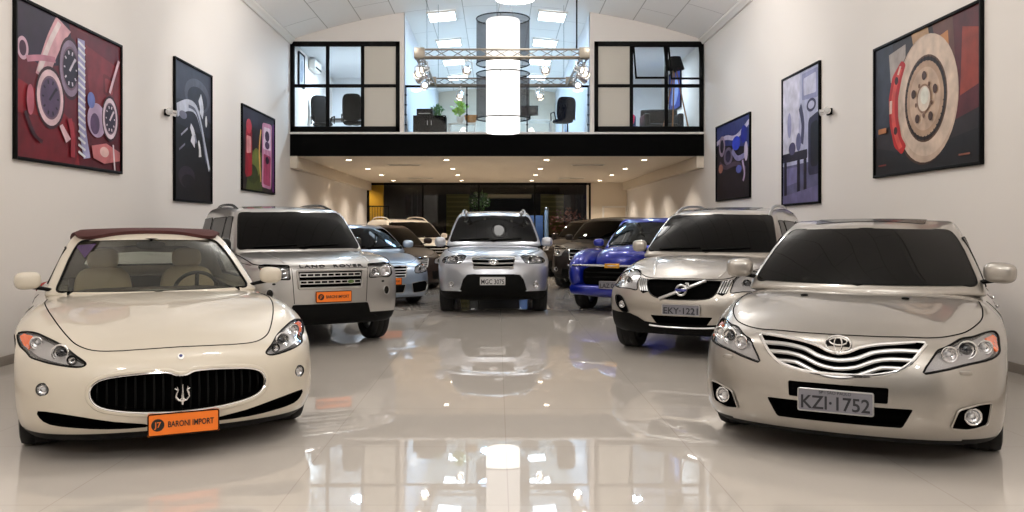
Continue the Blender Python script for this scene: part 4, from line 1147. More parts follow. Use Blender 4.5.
def pickup():
    sp = spec_saloon(); sp['lvl'] = 2
    st = [(.2, .74, [.60, .60, .60, .60, .58, .55], .24, 1), (.42, .78, [.66, .66, .66, .65, .62, .6], .25, .7), (.75, .80, [.8, .8, .8, .75, .7, .66], .25, .35), (1.05, .82, [.95, .95, .94, .9, .86, .8], .25, .12), (1.6, .88, [1.10, 1.10, 1.08, 1.06, 1.02, .97], .25, 0)]
    st += [(2.3, .91, [1.1, 1.1, 1.09, 1.08, 1.05, 1.0], .25, 0), (3.1, .91, [1.12, 1.12, 1.12, 1.11, 1.08, 1.02], .25, 0), (3.7, .92, [1.1, 1.1, 1.1, 1.09, 1.06, 1.0], .27, 0), (4.5, .92, [1.04, 1.04, 1.04, 1.03, 1.0, .95], .3, 0), (4.86, .86, [.98, .98, .98, .97, .94, .9], .34, 0)]
    sp['stations'] = st; sp['front'] = [(.26, .14, .95), (.30, .05, 1.0), (.38, 0, 1.03), (.46, .0, 1.03), (.53, .03, 1.02), (.57, .09, 1.0), (.60, .2, .95)]
    sp.update(yf=[1.55, 1.72, 1.98, 2.18, 2.3], yr=[3.5, 3.42, 3.28, 3.12, 3.0], gz=[1.03, 1.16, 1.38, 1.535, 1.58], gW=[.84, .81, .75, .69, .64], roofz=[0, .02, .05, .05, .03, 0], wheel=(.36, .26, .26, 5), track=1.66, axles=(.98, 3.9), halfw=.93)
    sp['ws'] = screen_outline(sp, 1.13, 1.55, .06, .05); sp['sidewin'] = [rnd([(2.08, 1.12), (3.12, 1.14), (3.05, 1.48), (2.38, 1.5)], .05)]; sp['rw'] = rnd(sym([(.5, 1.5), (.62, 1.2)]), .05)
    sp['mirror'] = (.84, 1.95, 1.17, .2, .15, .14); sp['cuts'] = []; sp['sillz'] = .2
    return sp

CARS = [(SP_COUPE, feats_coupe), (SP_SALOON, feats_saloon), (SP_BOXY, feats_boxy), (SP_CROSS, feats_cross), (SP_SUV, feats_family),
  (far_saloon(at=(-1.93, 15.6, 26), paint=P_ice, label='ice blue saloon with a three-bar grille, right behind the boxy silver off-roader', plate=('BARONI IMPORT', 'orange'), lowtrim=1), feats_far('star')),
  (far_saloon(at=(-1.87, 19.8, 26), paint=P_brown, label='dark brown saloon with a chrome grille, behind the ice blue saloon', nbars=4), feats_far('star')),
  (far_suv(at=(-1.75, 24.2, 26), paint=P_white, label='white off-roader with roof rails, last in the row along the left wall', rails=2, nbars=2), feats_far('')),
  (dict(pickup(), at=(1.95, 14.4, -26), paint=P_blue, glass=M['midglass'], open=True, tub=(.72, 1.75, 3.2, .5), label='bright blue retro pickup with bulging wings and a chrome grille bar', wheelx=.37), feats_pickup),
  (far_suv(at=(1.97, 19.9, -26), paint=P_brown2, label='black brown off-roader with a chrome grille, behind the blue pickup', nbars=2), feats_far('')),
  (far_suv(at=(1.95, 24.8, -26), paint=P_dark, label='dark grey brown off-roader, last in the row along the right wall', nbars=3), feats_far(''))]
for sp, ft in CARS: build_car(sp, ft)
# ---------------------------------------------------------------- the hall
HX, YB, YM, YE = 5.2, -7.0, 21.6, 34.4          # half width, wall behind, mezzanine front, far end
ZS, ZF, ZC, RV = 3.26, 3.81, 6.17, 16.0         # soffit, upper floor, cornice, vault radius
ZA = ZC + RV - math.sqrt(RV**2-HX**2) if 0 else ZC-(math.sqrt(RV**2-HX**2)-RV)   # apex of the vault
def zv(x): return ZC + math.sqrt(RV**2-x*x)-math.sqrt(RV**2-HX**2)

def tiles(name, col, jcol, w, h, mortar, rough, offs=0, spec=None, coord='Object', bumpn=0, axes=None, var=.03):
    m = mat(name, col, rough); nt = m.node_tree; b = nt.nodes['Principled BSDF']
    tc = nt.nodes.new('ShaderNodeTexCoord'); mp = nt.nodes.new('ShaderNodeMapping'); br = nt.nodes.new('ShaderNodeTexBrick')
    br.offset = offs; br.inputs['Color1'].default_value = col; br.inputs['Color2'].default_value = tuple(c*(1-var) for c in col[:3])+(1,); br.inputs['Mortar'].default_value = jcol
    br.inputs['Scale'].default_value = 1; br.inputs['Brick Width'].default_value = w; br.inputs['Row Height'].default_value = h; br.inputs['Mortar Size'].default_value = mortar; br.inputs['Mortar Smooth'].default_value = .3
    nt.links.new(tc.outputs[coord], mp.inputs[0]); nt.links.new(mp.outputs[0], br.inputs[0]); nt.links.new(br.outputs['Color'], b.inputs['Base Color'])
    if bumpn:
        n = nt.nodes.new('ShaderNodeTexNoise'); n.inputs['Scale'].default_value = bumpn; bp = nt.nodes.new('ShaderNodeBump'); bp.inputs['Strength'].default_value = .02; bp.inputs['Distance'].default_value = .01
        nt.links.new(tc.outputs[coord], n.inputs['Vector']); nt.links.new(n.outputs['Fac'], bp.inputs['Height']); nt.links.new(bp.outputs[0], b.inputs['Normal'])
    if spec is not None: b.inputs['Specular IOR Level'].default_value = spec
    return m, mp

M['floor'], mp = tiles('polished_porcelain', srgb(198, 191, 183), srgb(184, 176, 168), 1.2, 1.2, .004, .018, bumpn=1.2, spec=.75, var=.015)
mp.inputs['Location'].default_value = (-.06, .3, 0)
M['ceiling'], _ = tiles('ceiling_panels', srgb(244, 242, 239), srgb(182, 178, 173), 2.4, .86, .012, .6, .5, coord='UV', var=.02)
M['wall'] = mat('painted_wall', srgb(224, 218, 212), .65, bump=(14, .02))
M['wall2'] = mat('painted_wall_upstairs', srgb(222, 224, 228), .65)
M['cream'] = mat('cream_wall', srgb(214, 202, 184), .6)
M['white'] = mat('white_trim', srgb(224, 220, 214), .5)
M['frame'] = mat('black_window_frame', srgb(5), .6, spec=.12)
M['fascia'] = mat('black_fascia', srgb(4), .8, spec=.08)
M['board'] = mat('beige_board', srgb(196, 190, 178), .5)
M['stone'] = mat('grey_skirting', srgb(150, 140, 130), .4)
M['asphalt'] = mat('asphalt', srgb(30), .8, bump=(30, .4))
M['oak'] = mat('oak', srgb(150, 104, 62), .5, vary=(9, .2))

b = bmesh.new(); box(b, (0, (YB+YE)/2, -.06), (2*HX+.5, YE-YB, .12)); struct('floor', b, M['floor'])
def wall(name, c, s, m=M['wall']): bb = bmesh.new(); box(bb, c, s); return struct(name, bb, m)
wall('wall_left', (-HX-.1, (YB+YE)/2, 3.3), (.2, YE-YB, 6.8)); wall('wall_right', (HX+.1, (YB+YE)/2, 3.3), (.2, YE-YB, 6.8))
wall('wall_back', (0, YB-.1, 3.6), (2*HX+.4, .2, 7.4), mat('dark_back_wall', srgb(52, 50, 50), .3))  # unseen wall, coloured dark to deepen reflections in paint and chrome
for sx, nm in ((-1, 'left'), (1, 'right')):
    bb = bmesh.new(); box(bb, (sx*(HX-.009), (YB+YE)/2, .05), (.018, YE-YB-.1, .1), bev=.004); struct('baseboard_'+nm, bb, M['stone'])
    bb = bmesh.new(); prism(bb, [(0, 0), (.05, 0), (.075, .05), (.13, .09), (.14, .14), (0, .14)], YB+.01, YM-.01, Matrix.Translation((sx*HX, 0, ZC-.1)) @ Matrix(((-sx, 0, 0, 0), (0, 0, 1, 0), (0, 1, 0, 0), (0, 0, 0, 1)))); struct('trim_1' if sx < 0 else 'trim_2', bb, M['white'])

# vaulted panelled ceiling, with UVs along the arc
b = bmesh.new(); uv = b.loops.layers.uv.new('UVMap'); n = 24; rows = []
X = [lerp(-HX-.05, HX+.05, i/n) for i in range(n+1)]
ar = [RV*math.asin(x/RV) for x in X]; ys = (YB, YM, YE)
for off in (0, .12): rows.append([[b.verts.new((x, y, zv(x)+off)) for x in X] for y in ys])
def q4(vs, uvs=None):
    f = b.faces.new(vs)
    if uvs:
        for l, t in zip(f.loops, uvs): l[uv].uv = t
for j in range(2):
    for i in range(n):
        A = rows[0]; q4((A[j][i], A[j+1][i], A[j+1][i+1], A[j][i+1]), ((ys[j], ar[i]), (ys[j+1], ar[i]), (ys[j+1], ar[i+1]), (ys[j], ar[i+1])))
        A = rows[1]; q4((A[j][i], A[j][i+1], A[j+1][i+1], A[j+1][i]))
struct('ceiling', b, M['ceiling'], 60)

# ---- mezzanine
b = bmesh.new(); box(b, (0, (YM+YE)/2+.06, (ZS+ZF)/2), (2*HX-.002, YE-YM-.12, ZF-ZS-.004)); struct('mezzanine_slab', b, M['cream'])
b = bmesh.new(); box(b, (0, YM+.04, (ZS+ZF)/2-.0), (2*HX-.002, .10, ZF-ZS)); struct('trim_3', b, M['fascia'])
b = bmesh.new(); box(b, (0, YM+.02, ZF+.02), (2*HX-.002, .16, .05), bev=.005); struct('trim_4', b, M['white'])
for sx, nm in ((-1, 'trim_5'), (1, 'trim_6')):
    b = bmesh.new(); box(b, (sx*(HX-.09), (YM+YE)/2, ZS-.15), (.18, YE-YM-.02, .30), bev=.004); struct(nm, b, M['cream'])
CW = 2.33                                        # half width of the open middle bay
for sx, nm in ((-1, 'wall_bay_left'), (1, 'wall_bay_right')):
    b = bmesh.new(); out = [(sx*CW, ZF), (sx*(CW+.12), ZF), (sx*(CW+.12), zv(CW+.12)), (sx*CW, zv(CW))]
    prism(b, out, -(YE-.05), -(YM+.02), FRONT); struct(nm, b, M['wall2'])
# gable walls over the two office windows
for sx, nm in ((-1, 'wall_gable_left'), (1, 'wall_gable_right')):
    b = bmesh.new(); N = 10; xs = [lerp(CW+.0, HX, i/N) for i in range(N+1)]
    out = [(sx*CW, 6.14)]+[(sx*x, zv(x)-.001) for x in xs]+[(sx*HX, 6.14)]
    prism(b, out, -(YM+.14), -(YM), FRONT); struct(nm, b, M['wall'])
    b = bmesh.new(); box(b, (sx*(CW+.055), YM+.07, (ZF+.04+6.14)/2), (.11, .14, 6.14-ZF-.04)); struct('trim_7' if sx < 0 else 'trim_8', b, M['wall'])
wall('wall_upper_end', (0, YE+.1, 5.5), (2*HX+.4, .2, 3.4), M['cream'])
for sx, nm in ((-1, 'wall_office_left'), (1, 'wall_office_right')):
    wall(nm, (sx*(CW+.12+HX)/2, 27.2, 5.0), (HX-CW-.12, .1, 2.36), M['wall2'])
    b = bmesh.new(); box(b, (sx*(CW+.12+HX)/2, 24.5, 6.2), (HX-CW-.13, 5.3, .06)); struct('ceiling_office_left' if sx < 0 else 'ceiling_office_right', b, M['wall2'])

# office windows: six panes in a black frame; sx tells the side
def office_window(n, x0, x1, z0, z1, blank, sashes):
    w = empty('window_%d' % n, ((x0+x1)/2, YM+.05, z0), kind='structure'); W = x1-x0; H = z1-z0
    L = lambda x: x-(x0+x1)/2
    cols = [L(x0)+.055, L(x0)+.055+(W-.11)/3, L(x0)+.055+2*(W-.11)/3, L(x1)-.055]; zm = H*.5
    b = bmesh.new()
    for x in (L(x0)+.05, L(x1)-.05): box(b, (x, 0, H/2), (.10, .10, H), bev=.008)
    for z, t in ((.075, .15), (H-.06, .12)): box(b, (0, 0, z), (W, .10, t), bev=.008)
    obj('window_frame', b, M['frame'], w)
    for x in cols[1:3]: bb = bmesh.new(); box(bb, (x, 0, H/2), (.085, .085, H-.2), bev=.006); obj('mullion', bb, M['frame'], w)
    bb = bmesh.new(); box(bb, (0, 0, zm+.03), (W-.15, .08, .08), bev=.006); obj('transom', bb, M['frame'], w)
    for i in range(3):
        for j in range(2):
            xa, xb = cols[i]+.035, cols[i+1]-.035; za, zb = (.13, zm) if j == 0 else (zm+.06, H-.1)
            if i == blank: bb = bmesh.new(); box(bb, ((xa+xb)/2, .01, (za+zb)/2), (xb-xa+.03, .03, zb-za+.03)); obj('panel', bb, M['board'], w)
            elif (i, j) in sashes:
                s = empty('sash', ((xa+xb)/2, -.02, zb), 0); s.parent = w; s.rotation_euler = (math.radians(-sashes[i, j]), 0, 0); ww, hh = xb-xa, zb-za
                bb = bmesh.new()
                for x in (-ww/2+.02, ww/2-.02): box(bb, (x, 0, -hh/2), (.04, .035, hh))
                for z in (-.02, -hh+.02): box(bb, (0, 0, z), (ww, .035, .04))
                obj('sash_frame', bb, M['frame'], s); bb = bmesh.new(); box(bb, (0, 0, -hh/2), (ww-.06, .006, hh-.06)); obj('pane', bb, M['glass'], s)
            else: bb = bmesh.new(); box(bb, ((xa+xb)/2, .0, (za+zb)/2), (xb-xa+.03, .008, zb-za+.03)); obj('pane', bb, M['glass'], w)
    return w
office_window(1, -HX+.005, -CW-.115, ZF+.045, 6.14, 2, {})
office_window(2, CW+.115, HX-.005, ZF+.045, 6.14, 0, {(1, 1): 24, (2, 1): 22})

# glass balustrade across the bay
r = empty('railing', (0, YM+.1, ZF+.045), label='glass balustrade with a dark top rail along the open upper bay', cat='railing')
b = bmesh.new(); tube(b, [(-CW+.01, 0, 1.17), (CW-.01, 0, 1.17)], .03, 8); obj('top_rail', b, M['frame'], r)
for x in (-CW+.03, -.76, .76, CW-.03):
    b = bmesh.new(); box(b, (x, 0, .575), (.03, .03, 1.15)); 
    for z in (.2, .45, .7, .95): box(b, (x, -.01, z), (.055, .04, .03))
    obj('post', b, M['frame'], r)
for x0, x1 in ((-CW+.07, -.80), (-.72, .72), (.80, CW-.07)):
    b = bmesh.new(); box(b, ((x0+x1)/2, 0, .56), (x1-x0, .012, 1.06)); obj('glass_panel', b, M['glass'], r)

# soffit downlights and vents
M['down'] = lamp('downlight_glow', (1, .82, .60, 1), 26)
first = None
for y in (22.9, 26.3, 29.4, 32.8):
    for x in (-3.95, -1.35, 1.32, 3.92):
        if first is None:
            first = empty('downlight', (0, 0, 0)); b = bmesh.new(); lathe(b, [(.075, -.004), (.10, -.006), (.105, 0), (.08, .001)], 24, closed=True); obj('bezel', b, M['white'], first)
            b = bmesh.new(); lathe(b, [(0, -.003), (.07, -.003), (.07, -.001), (0, -.001)], 20); obj('bulb', b, M['down'], first); o = first
        else: o = copy_tree(first)
        o.location = (x, y, ZS); tag(o, 'small round recessed downlight in the soffit under the mezzanine', 'downlight', 'recessed downlights under the mezzanine')
        l = bpy.data.lights.new('downlight_beam', 'SPOT'); l.energy = 185; l.color = (1, .88, .74); l.spot_size = 2.2; l.spot_blend = .6; l.shadow_soft_size = .06
        lo = bpy.data.objects.new('downlight_beam', l); COL.objects.link(lo); lo.location = (x, y, ZS-.03)
for i, (x, y) in enumerate(((-2.65, 24.6), (2.6, 24.6), (-2.75, 31.1), (2.7, 31.1))):
    v = empty('air_vent', (x, y, ZS)); tag(v, 'slim white air vent set in the soffit, the ' + ('front left', 'front right', 'rear left', 'rear right')[i] + ' one', 'vent', 'soffit vents')
    b = bmesh.new(); box(b, (0, 0, -.006), (.95, .26, .012), bev=.003); obj('vent_frame', b, M['white'], v); b = bmesh.new()
    for k in range(5): box(b, (0, -.09+.045*k, -.013), (.86, .03, .006), rot=(.4, 0, 0))
    obj('slat', b, M['board'], v)

# ---- far end: dark glazing, cream wall with a panelled door
b = bmesh.new(); box(b, (4.5, YE+.1, 1.63), (1.4+.4, .2, 3.26)); struct('wall_end', b, M['cream'])
d = empty('door_1', (4.70, YE-.02, 0), kind='structure'); b = bmesh.new(); box(b, (0, 0, 1.13), (.86, .05, 2.26), bev=.005); obj('door_leaf', b, M['cream'], d)
b = bmesh.new()
for x in (-.46, .46): box(b, (x, -.005, 1.16), (.07, .08, 2.32))
box(b, (0, -.005, 2.30), (.99, .08, .07)); obj('door_frame', b, M['white'], d)
b = bmesh.new(); cyl(b, (-.33, -.03, 1.02), (-.33, -.09, 1.02), .012); tube(b, [(-.33, -.085, 1.02), (-.2, -.085, 1.02)], .011, 8); obj('door_handle', b, M['satin'], d)
w = empty('window_3', (-.75, YE, 0), kind='structure'); b = bmesh.new(); x0, x1 = -HX, 3.75
for x in (x0+.75-.0+.04, x1+.75-.04): box(b, (x, .02, 1.63), (.08, .10, 3.25))
for z in (.04, 3.21): box(b, ((x0+x1)/2+.75, .02, z), (x1-x0, .10, .08))
obj('window_frame', b, M['frame'], w)
for k in range(1, 4): b = bmesh.new(); box(b, (lerp(x0, x1, k/4)+.75, .02, 1.63), (.06, .08, 3.1)); obj('mullion', b, M['frame'], w)
for k in range(4): b = bmesh.new(); box(b, ((lerp(x0, x1, k/4)+lerp(x0, x1, (k+1)/4))/2+.75, .02, 1.63), ((x1-x0)/4-.04, .01, 3.12)); obj('pane', b, M['glass'], w)

# ---- street outside at night
b = bmesh.new(); box(b, (0, YE+13, -.08), (40, 25.5, .12)); struct('street_ground', b, M['asphalt'])
b = bmesh.new(); box(b, (-6.2, YE+1.6, 1.8), (2.9, .2, 3.6)); o = struct('wall_street', b, mat('yellow_render', srgb(214, 158, 20), .7))
bd = empty('building', (0, YE+14, 0), label='dark low building across the street behind the far glazing', cat='building')
b = bmesh.new(); box(b, (0, .5, 3), (30, 1, 6)); obj('facade', b, mat('night_facade', srgb(40, 36, 34), .7, vary=(2, .3)), bd)
for x in (-2.2, 3.1, 7): 
    b = bmesh.new(); box(b, (x, -.03, 2.2), (1.3, .06, 2.3)); sh = obj('shutter', b, mat('lit_shutter', srgb(120, 112, 50), .6), bd)
    b = bmesh.new()
    for k in range(8): box(b, (x, -.08, 1.3+.27*k), (1.24, .05, .09))
    obj('shutter_slat', b, mat('shutter_slat', srgb(150, 140, 70), .6), sh)
b = bmesh.new(); box(b, (.6, -.5, 3.2), (2.6, 1.0, .2), bev=.02); obj('awning', b, mat('awning_cream', srgb(210, 190, 160), .6), bd)
b = bmesh.new(); box(b, (1, -.1, 3.55), (5, .2, .35)); obj('sign_board', b, M['black'], bd)
# plants outside
def leafy(bm, c, n, R, sz, mi=0, seed=1, zs=1.0):
    rr = random.Random(seed)
    for _ in range(n):
        d = Vector((rr.gauss(0, 1), rr.gauss(0, 1), rr.gauss(0, 1)*zs)); d = d.normalized()*R*rr.random()**.4; p = Vector(c)+d
        a = Vector((rr.uniform(-1, 1), rr.uniform(-1, 1), rr.uniform(-.3, 1))).normalized(); s = a.orthogonal().normalized(); L = sz*rr.uniform(.6, 1.2)
        v = [bm.verts.new(p), bm.verts.new(p+a*L*.5+s*L*.22), bm.verts.new(p+a*L), bm.verts.new(p+a*L*.5-s*L*.22)]; f = bm.faces.new(v); f.material_index = mi
M['leaf'] = mat('leaf_green', srgb(70, 104, 40), .5); M['leaf2'] = mat('leaf_bright', srgb(150, 190, 60), .5); M['flower'] = mat('white_flower', srgb(235, 232, 215), .5); M['bark'] = mat('bark', srgb(74, 58, 44), .8)
t = empty('potted_tree', (-.75, YE+1.4, -.02), label='slim tree with pale blossom outside the far glazing', cat='tree')
b = bmesh.new(); lathe(b, [(0, 0), (.22, 0), (.3, .5), (.32, .52), (.28, .52), (.26, .46), (0, .46)], 20); obj('pot', b, M['black'], t)
b = bmesh.new(); tube(b, [(0, 0, .4), (.03, 0, 1.2), (-.02, .02, 2.1), (0, 0, 2.6)], [.04, .035, .03, .015], 8); obj('trunk', b, M['bark'], t)
b = bmesh.new(); leafy(b, (0, 0, 2.55), 240, .45, .17, seed=3); obj('foliage', b, M['leaf'], t, 0); b = bmesh.new(); leafy(b, (0, -.05, 2.6), 60, .42, .10, seed=5); obj('blossom', b, M['flower'], t, 0)
t = empty('hedge_shrub', (3.0, YE+2.2, -.02), label='dark reddish shrub outside the far glazing, right of the blue panel', cat='shrub')
b = bmesh.new(); tube(b, [(0, 0, 0), (0, 0, 1.2)], .04, 8); obj('stem', b, M['bark'], t); b = bmesh.new(); leafy(b, (0, 0, 1.45), 420, .85, .16, seed=8, zs=1.3); obj('foliage', b, mat('leaf_red', srgb(120, 62, 44), .5), t, 0)
p = empty('street_pole', (2.05, YE+1.2, -.02), label='pale blue steel pole outside the far glazing', cat='pole'); b = bmesh.new(); cyl(b, (0, 0, 0), (0, 0, 2.25), .09, .08, 16); obj('shaft', b, mat('pale_blue_steel', srgb(150, 178, 215), .4), p); b = bmesh.new(); dome(b, (0, 0, 2.25), .095, .08, (0, 0, 1)); obj('cap', b, M['satin'], p)
p = empty('hoarding', (1.45, YE+2.0, -.02), label='blue hoarding panel on two posts outside the far glazing', cat='hoarding'); b = bmesh.new(); box(b, (0, 0, 1.35), (1.0, .05, 1.3), bev=.01); obj('board', b, mat('panel_blue', srgb(70, 104, 160), .5), p)  # panel added to stand for a light-blue reflecting shape
for x in (-.45, .45): b = bmesh.new(); cyl(b, (x, .04, 0), (x, .04, 2.05), .03); obj('post', b, M['black'], p)
b = bmesh.new()
g = empty('gate', (-5.0, YE+.9, -.02), label='black steel gate in front of the yellow wall outside', cat='gate')
for x in (-.55, .55): b = bmesh.new(); box(b, (x, 0, 1.2), (.05, .05, 2.4)); obj('post', b, M['frame'], g)
b = bmesh.new(); box(b, (0, 0, 2.36), (1.1, .04, .05)); box(b, (0, 0, .1), (1.1, .04, .05))
for k in range(9): box(b, (-.45+.11*k, 0, 1.2), (.015, .015, 2.3))
obj('bars', b, M['frame'], g)
# ---------------------------------------------------------------- framed prints on the side walls
pm = {}
def pc(*c):
    k = tuple(c)
    if k not in pm: pm[k] = mat('print_ink', srgb(*[max(0, v*.9) for v in c]), .5, spec=.2, vary=(4.5, .6))
    return pm[k]
def wobble(pts): return spl(pts, 5)
def poster(side, ya, yb, z0, z1, label, art, base):
    """ya: the viewer's left end, yb: right end along the wall"""
    w = abs(yb-ya); h = z1-z0
    root = empty('framed_print', (side*(HX-.001), (ya+yb)/2, z0), label=label, cat='picture', group='framed photographs on the side walls')
    # u to the viewer's right, v up, t out of the wall
    uy = 1 if side < 0 else -1
    mx = Matrix(((0, 0, -side, 0), (uy, 0, 0, 0), (0, 1, 0, 0), (0, 0, 0, 1)))
    fw = .036
    b = bmesh.new()
    for (x, y, sx, sy) in ((-w/2+fw/2, h/2, fw, h), (w/2-fw/2, h/2, fw, h), (0, fw/2, w-2*fw, fw), (0, h-fw/2, w-2*fw, fw)):
        vs = set(b.verts); box(b, (x, y, .0225), (sx, sy, .045), bev=.005)
    place(b, b.verts, mx); bmesh.ops.recalc_face_normals(b, faces=b.faces); obj('picture_frame', b, M['frame'], root)
    b = bmesh.new(); mats = [pc(*base)]; pw, ph = w-2*fw, h-2*fw
    box(b, (0, h/2, .012), (pw+.02, ph+.02, .02))
    lay = .0225
    for out, col in art:
        m = pc(*col)
        if m not in mats: mats.append(m)
        i = mats.index(m); pts = [(min(max(x, 0), 1), min(max(y, 0), 1)) for x, y in out]
        q = []
        for p in pts:
            if not q or math.hypot(p[0]-q[-1][0], p[1]-q[-1][1]) > 1e-4: q.append(p)
        if len(q) > 2 and q[0] == q[-1]: q.pop()
        if len(q) < 3: continue
        try:
            vs = [b.verts.new(((u-.5)*pw, fw+v*ph, lay)) for u, v in q]; 
            tri = tessellate_polygon([[v.co for v in vs]])
            for t in tri:
                f = b.faces.new([vs[k] for k in t]); f.material_index = i
                f.normal_update()
                if f.normal.z < 0: f.normal_flip()
        except ValueError: pass
        lay += .00022
    place(b, b.verts, mx); obj('print', b, mats, root, 0)
    return root
def E(cx, cy, rx, ry, n=28): return [(cx+rx*math.cos(2*PI*i/n), cy+ry*math.sin(2*PI*i/n)) for i in range(n)]
def band(pts, w):
    p = spl(pts, 5, False); L, R = [], []
    for i in range(len(p)):
        a = Vector(p[max(i-1, 0)]); c = Vector(p[min(i+1, len(p)-1)]); d = (c-a).normalized(); nn = Vector((-d.y, d.x)); ww = w if not isinstance(w, (list, tuple)) else lerp(w[0], w[1], i/(len(p)-1))
        L.append(tuple(Vector(p[i])+nn*ww)); R.append(tuple(Vector(p[i])-nn*ww))
    return L+R[::-1]
def dial(cx, cy, rx, ry, rim, face, tick=None):
    r = [(E(cx, cy, rx*1.12, ry*1.12), (60, 22, 34)), (E(cx, cy, rx, ry), rim), (E(cx, cy, rx*.78, ry*.78), (120, 92, 110)), (E(cx, cy, rx*.70, ry*.70), face)]
    if tick:
        for k in range(10):
            a = 2*PI*k/10; r.append((band([(cx+rx*.5*math.cos(a), cy+ry*.5*math.sin(a)), (cx+rx*.64*math.cos(a), cy+ry*.64*math.sin(a))], .006), tick))
        r.append((band([(cx-rx*.1, cy-ry*.1), (cx+rx*.45, cy+ry*.4)], .008), tick))
    return r
# 1: red dashboard with dials
A = [([(0, 1), (.45, 1), (.5, .72), (.2, .62), (0, .7)], (44, 24, 46)), ([(0, .5), (.2, .45), (.5, .3), (.55, 0), (0, 0)], (140, 24, 34)), ([(0, .28), (.3, .3), (.55, .12), (.5, 0), (0, 0)], (112, 16, 28)),
  ([(.6, .9), (1, .82), (1, .45), (.66, .5)], (132, 40, 48)), (rnd([(.80, .74), (.93, .72), (.93, .56), (.80, .58)], .02), (108, 32, 38)), (rnd([(.82, .71), (.91, .70), (.91, .59), (.82, .60)], .02), (146, 54, 58)),
  ([(.62, .48), (1, .42), (1, 0), (.55, 0)], (92, 18, 30)), (band([(.40, .98), (.30, .80), (.20, .55)], [.075, .05]), (222, 168, 176)), (band([(.36, .97), (.27, .80), (.18, .58)], .018), (246, 214, 214)), (E(.05, .70, .045, .075), (210, 170, 186)), (E(.05, .70, .028, .05), (70, 30, 54)),
  (band([(.08, .64), (.2, .68), (.32, .70)], .02), (196, 130, 148))]
A += dial(.46, .68, .10, .20, (150, 128, 150), (38, 26, 44), (214, 202, 214)) + dial(.275, .43, .115, .19, (236, 196, 202), (88, 66, 96), (40, 24, 44))
A += [(band([(.56, .92), (.565, .6), (.57, .3), (.62, .06)], .035), (168, 164, 204))] + [(band([(.53, .90-.05*k), (.60, .865-.05*k)], .009), (236, 232, 250)) for k in range(17)]
A += [(E(.72, .36, .10, .13), (188, 160, 190)), (E(.70, .33, .05, .08), (98, 70, 106)), (E(.66, .50, .04, .06), (112, 122, 190))] + dial(.87, .40, .085, .16, (226, 204, 214), (50, 34, 56), (220, 200, 210))
A += [(band([(.86, .60), (.93, .78), (.97, .88)], .012), (230, 190, 200)), (band([(.36, .26), (.43, .16)], [.016, .028]), (240, 190, 196)), (E(.10, .38, .03, .10), (190, 96, 112)), (band([(.06, .30), (.13, .16), (.2, .12)], .012), (60, 8, 20)),
  ([(.66, .16), (.82, .2), (.98, .15), (.98, .08), (.8, .04), (.68, .07)], (206, 118, 120)), (E(.80, .13, .05, .04), (238, 190, 184)), (band([(.90, .2), (.92, .0)], .008), (236, 214, 220)), (band([(.44, .32), (.47, .2), (.47, .05)], .02), (168, 44, 56))]
poster(-1, 9.22, 11.85, 2.19, 3.965, 'big black-framed photo of red dashboard dials on the left wall', A, (104, 22, 36))
# 2: gear lever, dark
A = [([(0, 1), (1, 1), (1, .62), (.5, .72), (0, .66)], (58, 58, 72)), ([(0, .72), (.4, .75), (1, .60), (1, .5), (0, .55)], (36, 34, 46)), (E(.6, .80, .36, .13), (84, 84, 98)), (E(.6, .78, .28, .09), (40, 38, 50)),
  (band([(.05, .64), (.3, .70), (.52, .70), (.66, .62), (.82, .42), (.95, .25)], [.05, .022]), (198, 202, 218)), (band([(.35, .70), (.55, .68), (.7, .55), (.85, .3)], .012), (96, 98, 118)), (band([(.66, .80), (.72, .72), (.70, .66)], .05), (214, 216, 228)), (E(.85, .63, .03, .045), (236, 236, 244)),
  (band([(.40, .56), (.48, .50), (.46, .42)], [.02, .06]), (222, 222, 232)), (band([(.62, .46), (.66, .40), (.67, .34)], [.015, .04]), (236, 236, 244)), (band([(.52, .50), (.56, .44)], .02), (150, 150, 168)), (band([(.15, .47), (.32, .53)], .008), (180, 180, 196)), (band([(.1, .36), (.25, .41)], .008), (120, 118, 134)), (E(.30, .17, .22, .08), (52, 44, 56)), (E(.34, .14, .18, .05), (24, 18, 26)), (E(.2, .62, .10, .03), (120, 120, 140))]
poster(-1, 13.79, 15.60, 1.885, 4.21, 'tall black-framed photo of a silver gear lever on the left wall', A, (20, 17, 22))
# 3: fuel pumps
A = [([(0, 1), (1, 1), (1, .75), (0, .8)], (40, 30, 50)), ([(.25, .5), (.6, .5), (.6, 0), (.1, 0)], (70, 78, 34)), (E(.42, .36, .14, .18), (112, 118, 50)), (E(.3, .2, .16, .12), (52, 62, 28)), (rnd([(.08, .14), (.28, .18), (.28, .74), (.1, .74)], .05), (156, 26, 44)), (E(.19, .78, .08, .09), (196, 60, 74)), (rnd([(.12, .44), (.25, .46), (.25, .66), (.12, .66)], .02), (226, 150, 150)), (band([(.05, .6), (.03, .3), (.12, .1)], .014), (30, 14, 22)),
  (rnd([(.58, .06), (.90, .04), (.92, .92), (.60, .90)], .05), (206, 140, 172)), (rnd([(.63, .10), (.86, .08), (.88, .48), (.64, .5)], .03), (168, 60, 96)), (rnd([(.63, .56), (.88, .56), (.88, .86), (.64, .85)], .03), (232, 206, 222)), (E(.76, .74, .075, .07), (70, 50, 80)), (E(.76, .62, .075, .05), (90, 64, 100)), (E(.76, .42, .06, .05), (40, 24, 44)), (rnd([(.93, .02), (1, 0), (1, .95), (.94, .92)], .02), (110, 50, 120)), (band([(.55, .8), (.5, .5), (.55, .12)], .018), (220, 170, 90))]
poster(-1, 17.44, 20.0, 2.22, 3.985, 'black-framed photo of red and pink fuel pumps on the left wall', A, (38, 26, 30))
